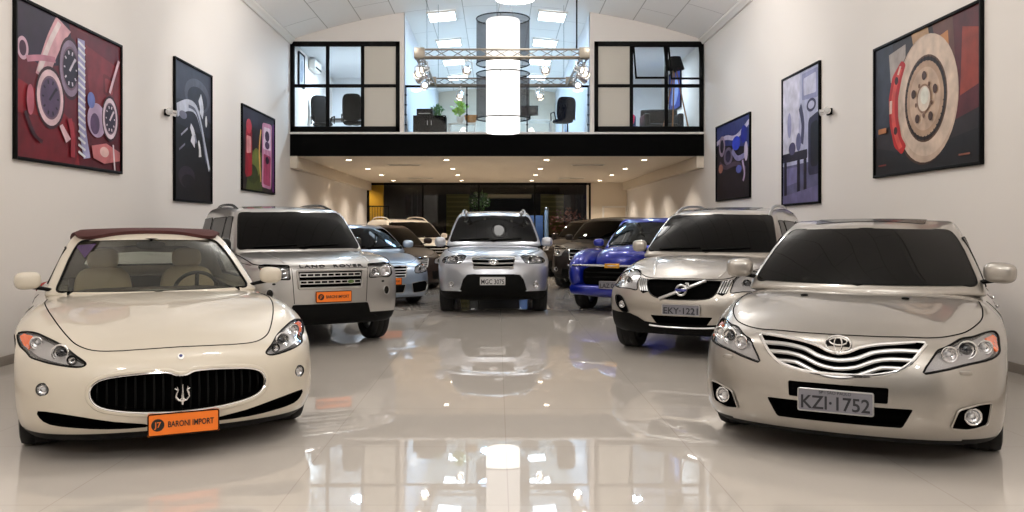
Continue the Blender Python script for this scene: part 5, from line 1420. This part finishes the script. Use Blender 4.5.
# 4: brake disc
asp = 2.49/1.62
def C4(cx, cy, r): return E(cx, cy, r/asp*1.0, r, 40)
A = [([(0, 1), (.2, 1), (.25, .4), (0, .3)], (52, 54, 66)), ([(.74, 1), (1, 1), (1, .35), (.80, .3)], (88, 30, 36)), ([(.86, .9), (1, .85), (1, .5), (.84, .45)], (150, 58, 40)), ([(.6, 1), (.78, 1), (.8, .7), (.66, .72)], (104, 66, 56)), ([(0, .22), (.4, .12), (1, .22), (1, 0), (0, 0)], (26, 22, 24)), ([(.16, .92), (.34, .95), (.34, .7), (.18, .7)], (172, 160, 152)), ([(.4, 1), (.56, 1), (.58, .9), (.42, .9)], (190, 150, 110)), (rnd([(.66, .9), (.74, .92), (.75, .78), (.67, .76)], .01), (206, 140, 84))]
cx, cy = .535, .50
A += [(C4(cx-.012, cy-.01, .46), (70, 44, 30)), (C4(cx, cy, .455), (206, 180, 160)), (C4(cx+.01, cy+.02, .43), (222, 198, 178)), (C4(cx, cy, .31), (96, 66, 48)), (C4(cx, cy, .295), (46, 32, 28)), (C4(cx-.004, cy, .27), (188, 156, 130)), (C4(cx-.004, cy, .225), (206, 176, 152))]
A += [(rnd([(.16, .58), (.20, .74), (.30, .84), (.345, .80), (.30, .70), (.262, .56), (.262, .42), (.30, .26), (.35, .19), (.30, .13), (.22, .20), (.17, .38)], .02), (190, 32, 30)), (band([(.29, .78), (.225, .64), (.205, .48), (.235, .30), (.29, .18)], .02), (224, 84, 70)), (E(.245, .70, .02, .03), (60, 20, 22)), (E(.235, .32, .02, .03), (60, 20, 22)), (band([(.185, .56), (.18, .46)], .014), (250, 200, 180)), (band([(.262, .74), (.29, .80)], .01), (250, 190, 170))]
A += [(band([(cx+.30/asp*math.cos(a), cy+.30*math.sin(a)), (cx+.265/asp*math.cos(a), cy+.265*math.sin(a))], .004), (24, 16, 14)) for a in [2*PI*k/36 for k in range(36)]]
A += [(C4(cx-.004+.165/asp*math.cos(a), cy+.165*math.sin(a), .032), (74, 46, 34)) for a in [2*PI*k/5+.3 for k in range(5)]] + [(C4(cx-.004+.12/asp*math.cos(a), cy+.12*math.sin(a), .016), (120, 84, 62)) for a in [2*PI*k/5+.9 for k in range(5)]]
A += [(C4(cx-.004, cy, .105), (150, 116, 92)), (C4(cx-.002, cy, .09), (226, 208, 190)), (C4(cx+.004, cy+.02, .06), (242, 230, 216)), (band([(.05, .34), (.14, .34)], .02), (190, 120, 66)), (band([(.05, .07), (.14, .07)], .006), (130, 50, 40)), (band([(.84, .06), (.93, .06)], .006), (150, 90, 70))]
poster(1, 11.80, 9.17, 2.13, 3.90, 'big black-framed photo of a brake disc with red caliper on the right wall', A, (44, 34, 36))
# 5: pale machine
A = [([(0, 1), (1, 1), (1, .3), (0, .3)], (188, 190, 218)), ([(0, 1), (.5, 1), (.45, .35), (0, .35)], (214, 212, 232)), (rnd([(.55, .98), (.97, .98), (.97, .76), (.55, .78)], .02), (150, 152, 190)), (rnd([(.6, .94), (.92, .95), (.92, .80), (.6, .81)], .02), (206, 206, 228)), (E(.80, .72, .12, .05), (60, 60, 92)), (E(.80, .72, .08, .03), (200, 200, 226)), (band([(.5, .74), (.58, .60), (.55, .45)], .04), (70, 70, 100)), (rnd([(.72, .62), (1, .66), (1, .2), (.72, .2)], .05), (52, 50, 76)), (rnd([(.78, .58), (.97, .6), (.97, .26), (.78, .26)], .05), (24, 22, 36)), (E(.46, .47, .07, .07), (110, 110, 150)),
  (rnd([(0, .40), (.7, .40), (.7, .33), (0, .33)], .02), (40, 34, 52)), (rnd([(.04, .33), (.12, .33), (.12, .0), (.04, .0)], .01), (34, 28, 44)), (rnd([(.42, .33), (.5, .33), (.5, .02), (.42, .02)], .01), (34, 28, 44)), (rnd([(.6, .33), (.68, .33), (.68, .06), (.6, .06)], .01), (34, 28, 44)), (E(.28, .43, .1, .05), (80, 74, 110)), ([(.12, .28), (.42, .28), (.42, .16), (.12, .14)], (120, 116, 160)), ([(0, .06), (1, .12), (1, 0), (0, 0)], (110, 104, 144)), (E(.2, .62, .06, .10), (160, 160, 200))]
poster(1, 15.60, 13.78, 1.845, 4.14, 'tall black-framed photo of a pale blue machine on the right wall', A, (96, 94, 128))
# 6: blue engine bay
A = [([(0, 1), (1, 1), (1, .6), (.4, .7), (0, .75)], (52, 58, 118)), (band([(0, .78), (.3, .82), (.62, .78), (1, .92)], .03), (196, 186, 214)), (E(.18, .72, .1, .14), (150, 130, 150)), (E(.18, .72, .06, .09), (30, 24, 40)), (E(.62, .70, .12, .09), (44, 66, 200)), (E(.84, .78, .09, .11), (30, 40, 150)), (E(.38, .56, .14, .12), (110, 96, 120)), (E(.38, .56, .08, .08), (40, 32, 60)), (band([(.5, .62), (.66, .5), (.88, .52)], .035), (134, 128, 170)), (band([(.1, .5), (.3, .42), (.6, .44), (.9, .34)], .03), (76, 60, 80)), (E(.14, .42, .07, .06), (170, 110, 96)), (E(.9, .56, .05, .12), (206, 190, 214)), (band([(.8, .46), (.86, .3), (.82, .2)], .02), (180, 160, 190)), (E(.5, .22, .3, .12), (30, 22, 34)), (E(.7, .36, .08, .05), (96, 104, 180))]
poster(1, 20.3, 17.57, 2.07, 3.83, 'black-framed photo of a dark blue engine bay on the right wall', A, (26, 18, 30))

# twin-head wall spots beside the tall pictures
for sx, y, t in ((-1, 13.5, 'twin-head chrome wall spot beside the gear lever photo'), (1, 13.4, 'twin-head chrome wall spot beside the pale machine photo')):
    w = empty('wall_spot', (sx*HX, y, 3.26), label=t, cat='wall lamp'); b = bmesh.new(); box(b, (-sx*.02, 0, 0), (.04, .16, .10), bev=.01); obj('base', b, M['black'], w)
    for k in (-1, 1):
        b = bmesh.new(); d = Vector((-sx*.55, k*.5-.35, -.1)).normalized(); p = Vector((-sx*.075, k*.085, .01)); cyl(b, p-d*.04, p+d*.06, .042, .055, 18); h = obj('head', b, M['chrome'], w)
        b = bmesh.new(); tube(b, [(-sx*.03, k*.04, 0), p-d*.02], .012, 8); obj('bracket', b, M['satin'], h); b = bmesh.new(); dome(b, p+d*.058, .05, .015, d); obj('lens', b, M['bulb'], h)

# ---------------------------------------------------------------- pendant drum lamps
M['tube'] = lamp('lamp_tube_glow', (1, .97, .92, 1), 3.2)
M['tube2'] = lamp('bright_lamp_tube_glow', (1, .97, .92, 1), 14)
def shade_mat():
    m = bpy.data.materials.new('black_voile'); m.use_nodes = True; nt = m.node_tree; nt.nodes.clear()
    o = nt.nodes.new('ShaderNodeOutputMaterial'); mx = nt.nodes.new('ShaderNodeMixShader'); t = nt.nodes.new('ShaderNodeBsdfTransparent'); d = nt.nodes.new('ShaderNodeBsdfDiffuse')
    d.inputs[0].default_value = srgb(60, 58, 60); mx.inputs[0].default_value = .5; t.inputs[0].default_value = (.93, .92, .93, 1)
    nt.links.new(t.outputs[0], mx.inputs[1]); nt.links.new(d.outputs[0], mx.inputs[2]); nt.links.new(mx.outputs[0], o.inputs[0]); return m
M['voile'] = shade_mat()
def drum(x, y, R, r, tube_z, shades, label, top, glow='tube'):
    root = empty('pendant_lamp', (x, y, tube_z[0]), label=label, cat='pendant lamp'); z0 = tube_z[0]; H = tube_z[1]-z0
    b = bmesh.new(); lathe(b, [(0, 0), (r*.96, 0), (r, .03), (r, H-.03), (r*.96, H), (0, H)], 40); obj('light_tube', b, M[glow], root)
    for a, c in shades:
        b = bmesh.new(); lathe(b, [(R, a-z0), (R, c-z0)], 48); s = obj('lamp_shade', b, M['voile'], root, 60)
        for z in (a-z0, c-z0):
            q = bmesh.new(); tube(q, [(R*math.cos(2*PI*i/48), R*math.sin(2*PI*i/48), z) for i in range(48)], .014, 6, True)
            for k in range(3): q2 = 2*PI*k/3+.4; tube(q, [(R*math.cos(q2), R*math.sin(q2), z), (r*.97*math.cos(q2), r*.97*math.sin(q2), z)], .006, 6)
            obj('shade_ring', q, M['frame'], s)
    b = bmesh.new()
    for k in range(3): a = 2*PI*k/3; tube(b, [(r*.7*math.cos(a), r*.7*math.sin(a), H), (.03*math.cos(a), .03*math.sin(a), top-z0-.02)], .006, 6)
    obj('cable', b, M['satin'], root); b = bmesh.new(); cyl(b, (0, 0, top-z0-.04), (0, 0, top-z0), .09, n=20); obj('ceiling_rose', b, M['white'], root)
YD = 19.9; mD = 860/YD
drum((503-497)/mD, YD, .615, .39, (1.45+(228-133)/mD, 1.45+(228-20)/mD), ((1.45+(228-119)/mD, 1.45+(228-74)/mD), (1.45+(228-64)/mD, 1.45+(228-19)/mD)), 'tall double-drum pendant lamp with black voile shades hanging in the open bay', zv(.1))
YD2 = 17.0; m2 = 860/YD2
drum((515-497)/m2, YD2, .62, .40, (1.45+228.5/m2, 6.62), ((6.12, 6.58),), 'round pendant lamp high over the aisle, only its glowing underside in view', zv(.3), 'tube2')

# ---------------------------------------------------------------- square lighting truss with spotlights
YT, XT, ZT = 17.8, 1.70, 5.06
t = empty('lighting_truss', (.1, YT, ZT), label='square aluminium lighting truss around the drum lamp', cat='truss'); HT = 1.72
M['alu'] = mat('truss_aluminium', srgb(140, 132, 120), .4, .7)
def trussbar(p, q):
    b = bmesh.new(); p = Vector(p); q = Vector(q); d = (q-p).normalized(); s = Vector((0, 0, 1)).cross(d)*.075
    ch = [Vector((0, 0, .085)), s+Vector((0, 0, -.085)), -s+Vector((0, 0, -.085))]
    for c in ch: tube(b, [p+c, q+c], .021, 8)
    L = (q-p).length; n = int(L/.3)
    for k in range(n):
        a = p+d*(L*k/n); e = p+d*(L*(k+1)/n); i = k % 2
        for u, v in ((0, 1), (1, 2), (2, 0)): tube(b, [a+ch[u if i else v], e+ch[v if i else u]], .009, 6)
    obj('truss_beam', b, M['alu'], t)
for p, q in (((-XT, 0, 0), (XT, 0, 0)), ((XT, 0, 0), (XT, 2*HT, 0)), ((XT, 2*HT, 0), (-XT, 2*HT, 0)), ((-XT, 2*HT, 0), (-XT, 0, 0))): trussbar(p, q)
for x in (-XT, XT):
    for y in (0, 2*HT): b = bmesh.new(); box(b, (x, y, 0), (.22, .22, .22), bev=.015); obj('corner_block', b, M['alu'], t)
for x, y, rr in ((1.55, 0, .016), (-1.55, 0, .004), (-1.55, 2*HT, .004), (1.55, 2*HT, .004)):
    b = bmesh.new(); tube(b, [(x, y, .08), (x, y, zv(x)-ZT)], rr, 8); obj('hanging_rod', b, M['frame'], t)
M['spotglow'] = lamp('spot_glow', (1, .90, .74, 1), 4)
def par(i, x, y, z, aim, label, lit=True):
    root = empty('spotlight', (x, y, z), label=label, cat='spotlight', group='chrome spotlights on the lighting truss'); d = (Vector(aim)-Vector((x, y, z))).normalized()
    b = bmesh.new(); mx = frame_to(d) @ Matrix.Scale(.78, 4)
    lathe(b, [(.0, -.2), (.06, -.2), (.085, -.15), (.09, -.05), (.115, .06), (.12, .16), (.112, .16), (.105, .06), (.0, .02)], 24, mx); obj('housing', b, M['chrome'], root)
    b = bmesh.new(); lathe(b, [(0, .05), (.08, .05), (.08, .04), (0, .04)], 24, mx); obj('lamp', b, M['spotglow'] if lit else M['bulb'], root)
    b = bmesh.new(); s = d.cross(Vector((0, 0, 1))).normalized()*.105; tube(b, [s*1.0, s+Vector((0, 0, .14)), Vector((0, 0, .19)), -s+Vector((0, 0, .14)), -s], .011, 6); cyl(b, (0, 0, .18), (0, 0, .222), .02, n=8); obj('bracket', b, M['satin'], root)
k = 0
spots = [(-1.62, 0, 'on the near left corner', (-5, 13, 3)), (-1.75, .45, 'on the left beam, second from the front', (-4, 9, 1)), (-1.75, .95, 'on the left beam, third from the front', (-5, 20, 3)), (-1.75, 1.9, 'on the left beam, towards its back end', (-2, 12, 1)), (-.72, .0, 'on the front beam, left of the drum lamp', (-1, 8, 0)), (-1.0, 3.44, 'on the rear beam, left of the drum lamp', (-2, 14, 0)),
  (1.62, 0, 'on the near right corner', (5, 13, 3)), (1.75, .45, 'on the right beam, second from the front', (4, 9, 1)), (1.75, .95, 'on the right beam, third from the front', (5, 20, 3)), (1.75, 1.9, 'on the right beam, towards its back end', (2, 12, 1)), (.90, .0, 'on the front beam, right of the drum lamp', (1, 8, 0)), (.95, 3.44, 'on the rear beam, right of the drum lamp', (2, 14, 0))]
for i, (x, y, w, aim) in enumerate(spots): par(i, x+.1, YT+y, ZT-.33, aim, 'chrome spotlight '+w+' of the truss', True)

# ---------------------------------------------------------------- upstairs
M['panel'] = lamp('panel_glow', (.72, .87, 1, 1), 7)
first = None
for j, y in enumerate((22.3, 25.5, 28.4, 31.3)):
    for x in (-1.42, 1.42):
        if first is None:
            first = empty('ceiling_light', (0, 0, 0)); b = bmesh.new()
            for c, s in (((-.36, 0, 0), (.04, 1.0, .05)), ((.36, 0, 0), (.04, 1.0, .05)), ((0, -.48, 0), (.70, .04, .05)), ((0, .48, 0), (.70, .04, .05))): box(b, c, s)
            obj('frame', b, M['white'], first); b = bmesh.new(); box(b, (0, 0, 0), (.68, .92, .03)); obj('diffuser', b, M['panel'], first); o = first
        else: o = copy_tree(first)
        o.location = (x, y, zv(1.45)-.035); o.rotation_euler = (0, math.asin(x/RV), 0); tag(o, 'square white ceiling light panel %s the drum lamp, %s from the front' % ('left of' if x < 0 else 'right of', ('first', 'second', 'third', 'fourth')[j]), 'ceiling light', 'light panels in the upper bay')
M['panel2'] = lamp('round_glow', (.95, .97, 1, 1), 14)
for x, y, t in ((-3.3, 24.3, 'round flush ceiling light inside the left upstairs office'), (3.35, 23.4, 'round flush ceiling light inside the right upstairs office')):
    o = empty('ceiling_light', (x, y, 6.17), label=t, cat='ceiling light'); b = bmesh.new(); lathe(b, [(0, -.06), (.2, -.05), (.24, -.02), (.24, 0), (0, 0)], 28); obj('diffuser', b, M['panel2'], o); b = bmesh.new(); lathe(b, [(.235, -.02), (.26, -.02), (.26, 0), (.235, 0)], 28, closed=True); obj('rim', b, M['white'], o)

M['chairblack'] = mat('black_chair_fabric', srgb(8), .8, spec=.15)
def office_chair(x, y, rz, label, m=M['chairblack'], tall=1.0):
    r = empty('office_chair', (x, y, ZF+.0), rz, label, 'chair', 'office chairs upstairs')
    b = bmesh.new(); lumped((0, 0, .48), (.5, .5, .11), .6, (0, 0, 0), b); obj('seat', b, m, r)
    b = bmesh.new(); lumped((0, .25, .86*tall), (.52, .12, .72*tall), .5, (-.12, 0, 0), b); obj('backrest', b, m, r)
    for s in (-1, 1): b = bmesh.new(); tube(b, [(s*.27, .18, .5), (s*.29, .12, .70), (s*.28, -.16, .70), (s*.27, -.16, .50)], .018, 8); obj('armrest', b, M['black'], r)
    b = bmesh.new(); cyl(b, (0, 0, .1), (0, 0, .44), .03); obj('gas_lift', b, M['chrome'], r)
    for k in range(5):
        a = 2*PI*k/5; b = bmesh.new(); tube(b, [(0, 0, .11), (.28*math.cos(a), .28*math.sin(a), .08)], [.03, .02], 8); g = obj('base_arm', b, M['black'], r); b = bmesh.new(); cyl(b, (.28*math.cos(a)-.012, .28*math.sin(a), .03), (.28*math.cos(a)+.012, .28*math.sin(a), .03), .03); obj('castor', b, M['black'], g)
office_chair(-4.98+.2, 23.6, .5, 'black office chair at the left end behind the left upstairs window', tall=1.08)
office_chair(-3.9, 23.3, PI+.05, 'black office chair seen from behind in the left upstairs window, beside the board panels', tall=1.02)
office_chair(1.75, 22.9, PI+.3, 'dark high-backed office chair behind the glass balustrade', mat('navy_fabric', srgb(9, 11, 24), .8, spec=.1), .9)
def desk(x, y, w, d, m, label, name='desk'):
    r = empty(name, (x, y, ZF), label=label, cat='desk'); b = bmesh.new(); box(b, (0, 0, .735), (w, d, .03), bev=.005); obj('desktop', b, m, r)
    for sx in (-1, 1):
        for sy in (-1, 1): b = bmesh.new(); box(b, (sx*(w/2-.05), sy*(d/2-.05), .36), (.05, .05, .72)); obj('leg', b, M['satin'], r)
    return r
desk(-4.2, 24.75, 1.5, .75, mat('dark_wood', srgb(44, 34, 30), .4), 'dark desk between the two chairs in the left upstairs office'); dk = desk(1.0, 25.0, 1.2, .7, M['white'], 'white desk behind the balustrade right of the drum lamp')
mo = empty('monitor', (.95, 25.0, ZF+.751), label='small dark monitor on the white desk upstairs', cat='monitor'); b = bmesh.new(); box(b, (0, 0, .3), (.5, .03, .3), bev=.008); obj('screen', b, M['trimblack'], mo); b = bmesh.new(); box(b, (0, .02, .08), (.05, .03, .2)); box(b, (0, .02, .006), (.22, .16, .012)); obj('stand', b, M['black'], mo)
ac = empty('air_conditioner', (-HX, 24.1, 5.98), PI/2, 'white wall air conditioner in the left upstairs office', 'air conditioner'); b = bmesh.new(); box(b, (0, -.1, 0), (.85, .2, .28), bev=.04, seg=3); obj('casing', b, M['white'], ac); b = bmesh.new(); box(b, (0, -.19, -.09), (.74, .03, .05)); obj('louver', b, M['black'], ac)
def pic(x, y, z, w, h, rz, label, cols):
    r = empty('framed_picture', (x, y, z), rz, label, 'picture'); b = bmesh.new()
    for c, s in (((-w/2, 0, 0), (.04, .04, h+.04)), ((w/2, 0, 0), (.04, .04, h+.04)), ((0, 0, h/2), (w, .04, .04)), ((0, 0, -h/2), (w, .04, .04))): box(b, c, s)
    obj('picture_frame', b, M['frame'], r); b = bmesh.new(); box(b, (0, .005, 0), (w, .02, h)); mats = [pc(*cols[0]), pc(*cols[1])]
    prism(b, spl([(-w*.3, -h*.3), (w*.1, -h*.35), (w*.35, 0), (w*.2, h*.3), (-w*.15, h*.2)], 4), .006, .008, FRONT, 1); obj('print', b, mats, r)
pic(-3.55, 27.12, 5.05, .62, 1.15, 0, 'dark framed picture on the back wall of the left upstairs office', ((60, 66, 110), (150, 150, 190)))
pic(-HX+.03, 22.75, 5.62, .62, .85, PI/2, 'framed picture on the side wall of the left upstairs office', ((200, 206, 214), (150, 160, 176)))
pic(HX-.03, 25.0, 5.45, 1.6, 1.15, -PI/2, 'blue framed picture on the side wall of the right upstairs office', ((40, 60, 150), (150, 170, 220)))
pic(CW-.03, 28.5, 5.1, .9, 1.1, -PI/2, 'framed picture on the right side wall of the upper bay', ((120, 140, 180), (210, 215, 225)))
# tripod floor lamp, black armchair, cushion, box
fl = empty('floor_lamp', (4.62, 22.35, ZF+.0), label='wooden tripod floor lamp with a black shade behind the right upstairs window', cat='lamp')
for k in range(3): a = 2*PI*k/3+PI/2; b = bmesh.new(); tube(b, [(.42*math.cos(a), .34*math.sin(a), 0), (.04*math.cos(a), .04*math.sin(a), 1.72)], [.02, .016], 8); obj('leg', b, M['oak'], fl)
b = bmesh.new(); cyl(b, (0, 0, 1.68), (0, 0, 1.82), .05, n=14); obj('head', b, M['black'], fl)
b = bmesh.new(); lathe(b, [(.25, 1.76), (.15, 2.08), (.145, 2.08), (.245, 1.76)], 28, closed=True); obj('lamp_shade', b, M['fascia'], fl)
s = empty('armchair', (4.45, 23.3, ZF), label='black armchair behind the tripod floor lamp', cat='armchair'); b = bmesh.new(); box(b, (0, 0, .22), (1.0, .85, .42), bev=.05, seg=3); obj('seat', b, M['blackleather'], s); b = bmesh.new(); box(b, (0, .34, .62), (1.0, .2, .55), bev=.06, seg=3); obj('backrest', b, M['blackleather'], s)
for sx in (-1, 1): b = bmesh.new(); box(b, (sx*.45, -.02, .45), (.16, .8, .5), bev=.05, seg=3); obj('armrest', b, M['blackleather'], s)
s = empty('sofa', (3.55, 24.2, ZF), label='dark blue sofa left of the black armchair upstairs', cat='sofa'); b = bmesh.new(); box(b, (0, 0, .24), (.8, .8, .46), bev=.06, seg=3); obj('seat', b, mat('blue_velvet', srgb(34, 34, 80), .7), s); b = bmesh.new(); box(b, (0, .3, .6), (.8, .2, .5), bev=.06, seg=3); obj('backrest', b, mat('blue_velvet2', srgb(34, 34, 80), .7), s)
b = bmesh.new(); lumped((3.62, 23.93, ZF+.68), (.42, .14, .36), .6, (-.3, .2, 0), b); tag(obj('cushion', b, mat('pink_cushion', srgb(214, 40, 84), .7)), 'pink cushion on the blue sofa upstairs', 'cushion')
s = empty('stool', (3.02, 23.4, ZF), label='small wooden box stool at the left of the right upstairs window', cat='stool'); b = bmesh.new(); box(b, (0, 0, .44), (.3, .3, .06), bev=.01); obj('seat', b, M['oak'], s)
for sx in (-1, 1):
    for sy in (-1, 1): b = bmesh.new(); box(b, (sx*.12, sy*.12, .205), (.04, .04, .41)); obj('leg', b, M['oak'], s)
# open bay, left of the drum lamp
c = empty('cabinet', (-1.75, 22.5, ZF), label='black low cabinet behind the balustrade at the left', cat='cabinet'); b = bmesh.new(); box(b, (0, 0, .28), (.85, .45, .56), bev=.01); obj('body', b, M['void'], c)
for sx in (-1, 1): b = bmesh.new(); box(b, (sx*.21, -.232, .28), (.4, .02, .5), bev=.004); dd = obj('door', b, M['void'], c); b = bmesh.new(); cyl(b, (sx*.05, -.26, .3), (sx*.05, -.26, .42), .008, n=8); obj('handle', b, M['satin'], dd)
c = empty('printer', (-1.88, 22.5, ZF+.56), label='black desktop printer on the low cabinet upstairs', cat='printer'); b = bmesh.new(); box(b, (0, 0, .09), (.42, .36, .18), bev=.02); obj('casing', b, M['black'], c); b = bmesh.new(); box(b, (0, -.2, .05), (.3, .1, .012)); obj('tray', b, M['board'], c)
def plant(x, y, z, h, R, m, label, n=160, sz=.14):
    r = empty('potted_plant', (x, y, z), label=label, cat='plant'); b = bmesh.new(); lathe(b, [(0, 0), (.08, 0), (.11, .16), (.095, .16), (.09, .13), (0, .13)], 18); obj('pot', b, M['white'], r)
    b = bmesh.new()
    for k in range(7): a = k*.9; tube(b, [(0, 0, .12), (.03*math.cos(a), .03*math.sin(a), h*.5), (R*.6*math.cos(a), R*.6*math.sin(a), h*.9)], .005, 5)
    obj('stem', b, M['leaf'], r); b = bmesh.new(); leafy(b, (0, 0, h*.72), n, R, sz, seed=int(x*100) & 255, zs=1.6); obj('foliage', b, m, r, 0)
sd = empty('sideboard', (-.92, 22.7, ZF), label='white low sideboard behind the balustrade, left of the drum lamp', cat='sideboard'); b = bmesh.new(); box(b, (0, 0, .38), (.75, .4, .04), bev=.006); obj('top', b, M['white'], sd)
for x in (-.33, .33): b = bmesh.new(); box(b, (x, 0, .18), (.04, .36, .36)); obj('side_panel', b, M['white'], sd)
plant(-1.62, 23.2, ZF+.0, 1.05, .16, M['leaf'], 'tall slim green plant behind the black cabinet upstairs', 120)
plant(-.98, 22.68, ZF+.40, .5, .17, M['leaf2'], 'bright yellow-green plant on the white sideboard upstairs')
b = bmesh.new(); lathe(b, [(0, 0), (.09, 0), (.16, .08), (.19, .2), (.18, .2), (.15, .09), (.08, .015), (0, .015)], 24); o = tag(obj('bowl', b, mat('amber_bowl', srgb(176, 120, 60), .3)), 'amber bowl on the white sideboard beside the drum lamp', 'bowl'); o.location = (-.68, 22.66, ZF+.40)
# ---------------------------------------------------------------- light
def area(loc, size, e, col, rot=(0, 0, 0), sy=None):
    l = bpy.data.lights.new('area_lamp', 'AREA'); l.energy = e; l.color = col; l.size = size; l.shape = 'RECTANGLE' if sy else 'DISK'
    if sy: l.size_y = sy
    o = bpy.data.objects.new('area_lamp', l); COL.objects.link(o); o.location = loc; o.rotation_euler = rot; return o
def spot(loc, aim, e, col, ang=60, blend=.7, soft=.08):
    l = bpy.data.lights.new('spot_beam', 'SPOT'); l.energy = e; l.color = col; l.spot_size = math.radians(ang); l.spot_blend = blend; l.shadow_soft_size = soft
    o = bpy.data.objects.new('spot_beam', l); COL.objects.link(o); o.location = loc; d = Vector(aim)-Vector(loc); o.rotation_euler = d.to_track_quat('-Z', 'Y').to_euler(); return o
WARM = (1, .965, .925)
def point(loc, e, col, r=.2):
    l = bpy.data.lights.new('hall_fill', 'POINT'); l.energy = e; l.color = col; l.shadow_soft_size = r
    o = bpy.data.objects.new('hall_fill', l); COL.objects.link(o); o.location = loc; return o
for y, e, xx in ((-4.0, 300, 2.0), (1.0, 175, 1.8), (6.9, 150, 1.4)):  # unseen lights added to brighten hall, car fronts and cabin; no pendants here
    for x in (-xx, xx): point((x, y, 5.5), e, WARM)
for x in (-2.6, 2.6): point((x, 15.8, 6.0), 165, WARM)  # unseen pair added to brighten the vault
# picture spots
for (sx, y, z) in ((-1, 10.5, 3.3), (-1, 14.7, 3.3), (-1, 18.7, 3.3), (1, 10.5, 3.3), (1, 14.7, 3.3), (1, 18.9, 3.3)):
    spot((sx*2.0, y-.5, 5.9), (sx*5.2, y, z+.2), 100 if sx < 0 else 50, WARM, 55)
for i, (x, y, w, aim) in enumerate(spots): spot((x+.1, YT+y, ZT-.40), aim, 70, WARM, 40)
# offices upstairs
area((-3.8, 24.0, 6.1), .5, 230, (.62, .80, 1)); area((3.8, 24.0, 6.1), .5, 110, (.66, .83, 1))
for y in (23.5, 27.5, 31.5): area((0, y, 6.7), 1.2, 150, (.40, .66, 1))
# street
spot((0, YE+9, 6), (0, YE+14, 2.5), 120, (1, .85, .6), 110); spot((-5.6, YE+.6, 3.0), (-5.6, YE+1.6, 1.8), 60, (1, .85, .6), 120)
area((1.5, YE+.7, 3.4), .5, 50, (.9, .95, 1))  # outdoor area light near the pole, no fixture modelled
w = bpy.data.worlds.new('night'); sc.world = w; w.use_nodes = True; w.node_tree.nodes['Background'].inputs[0].default_value = (.010, .011, .015, 1)
sc.view_settings.exposure = -.2
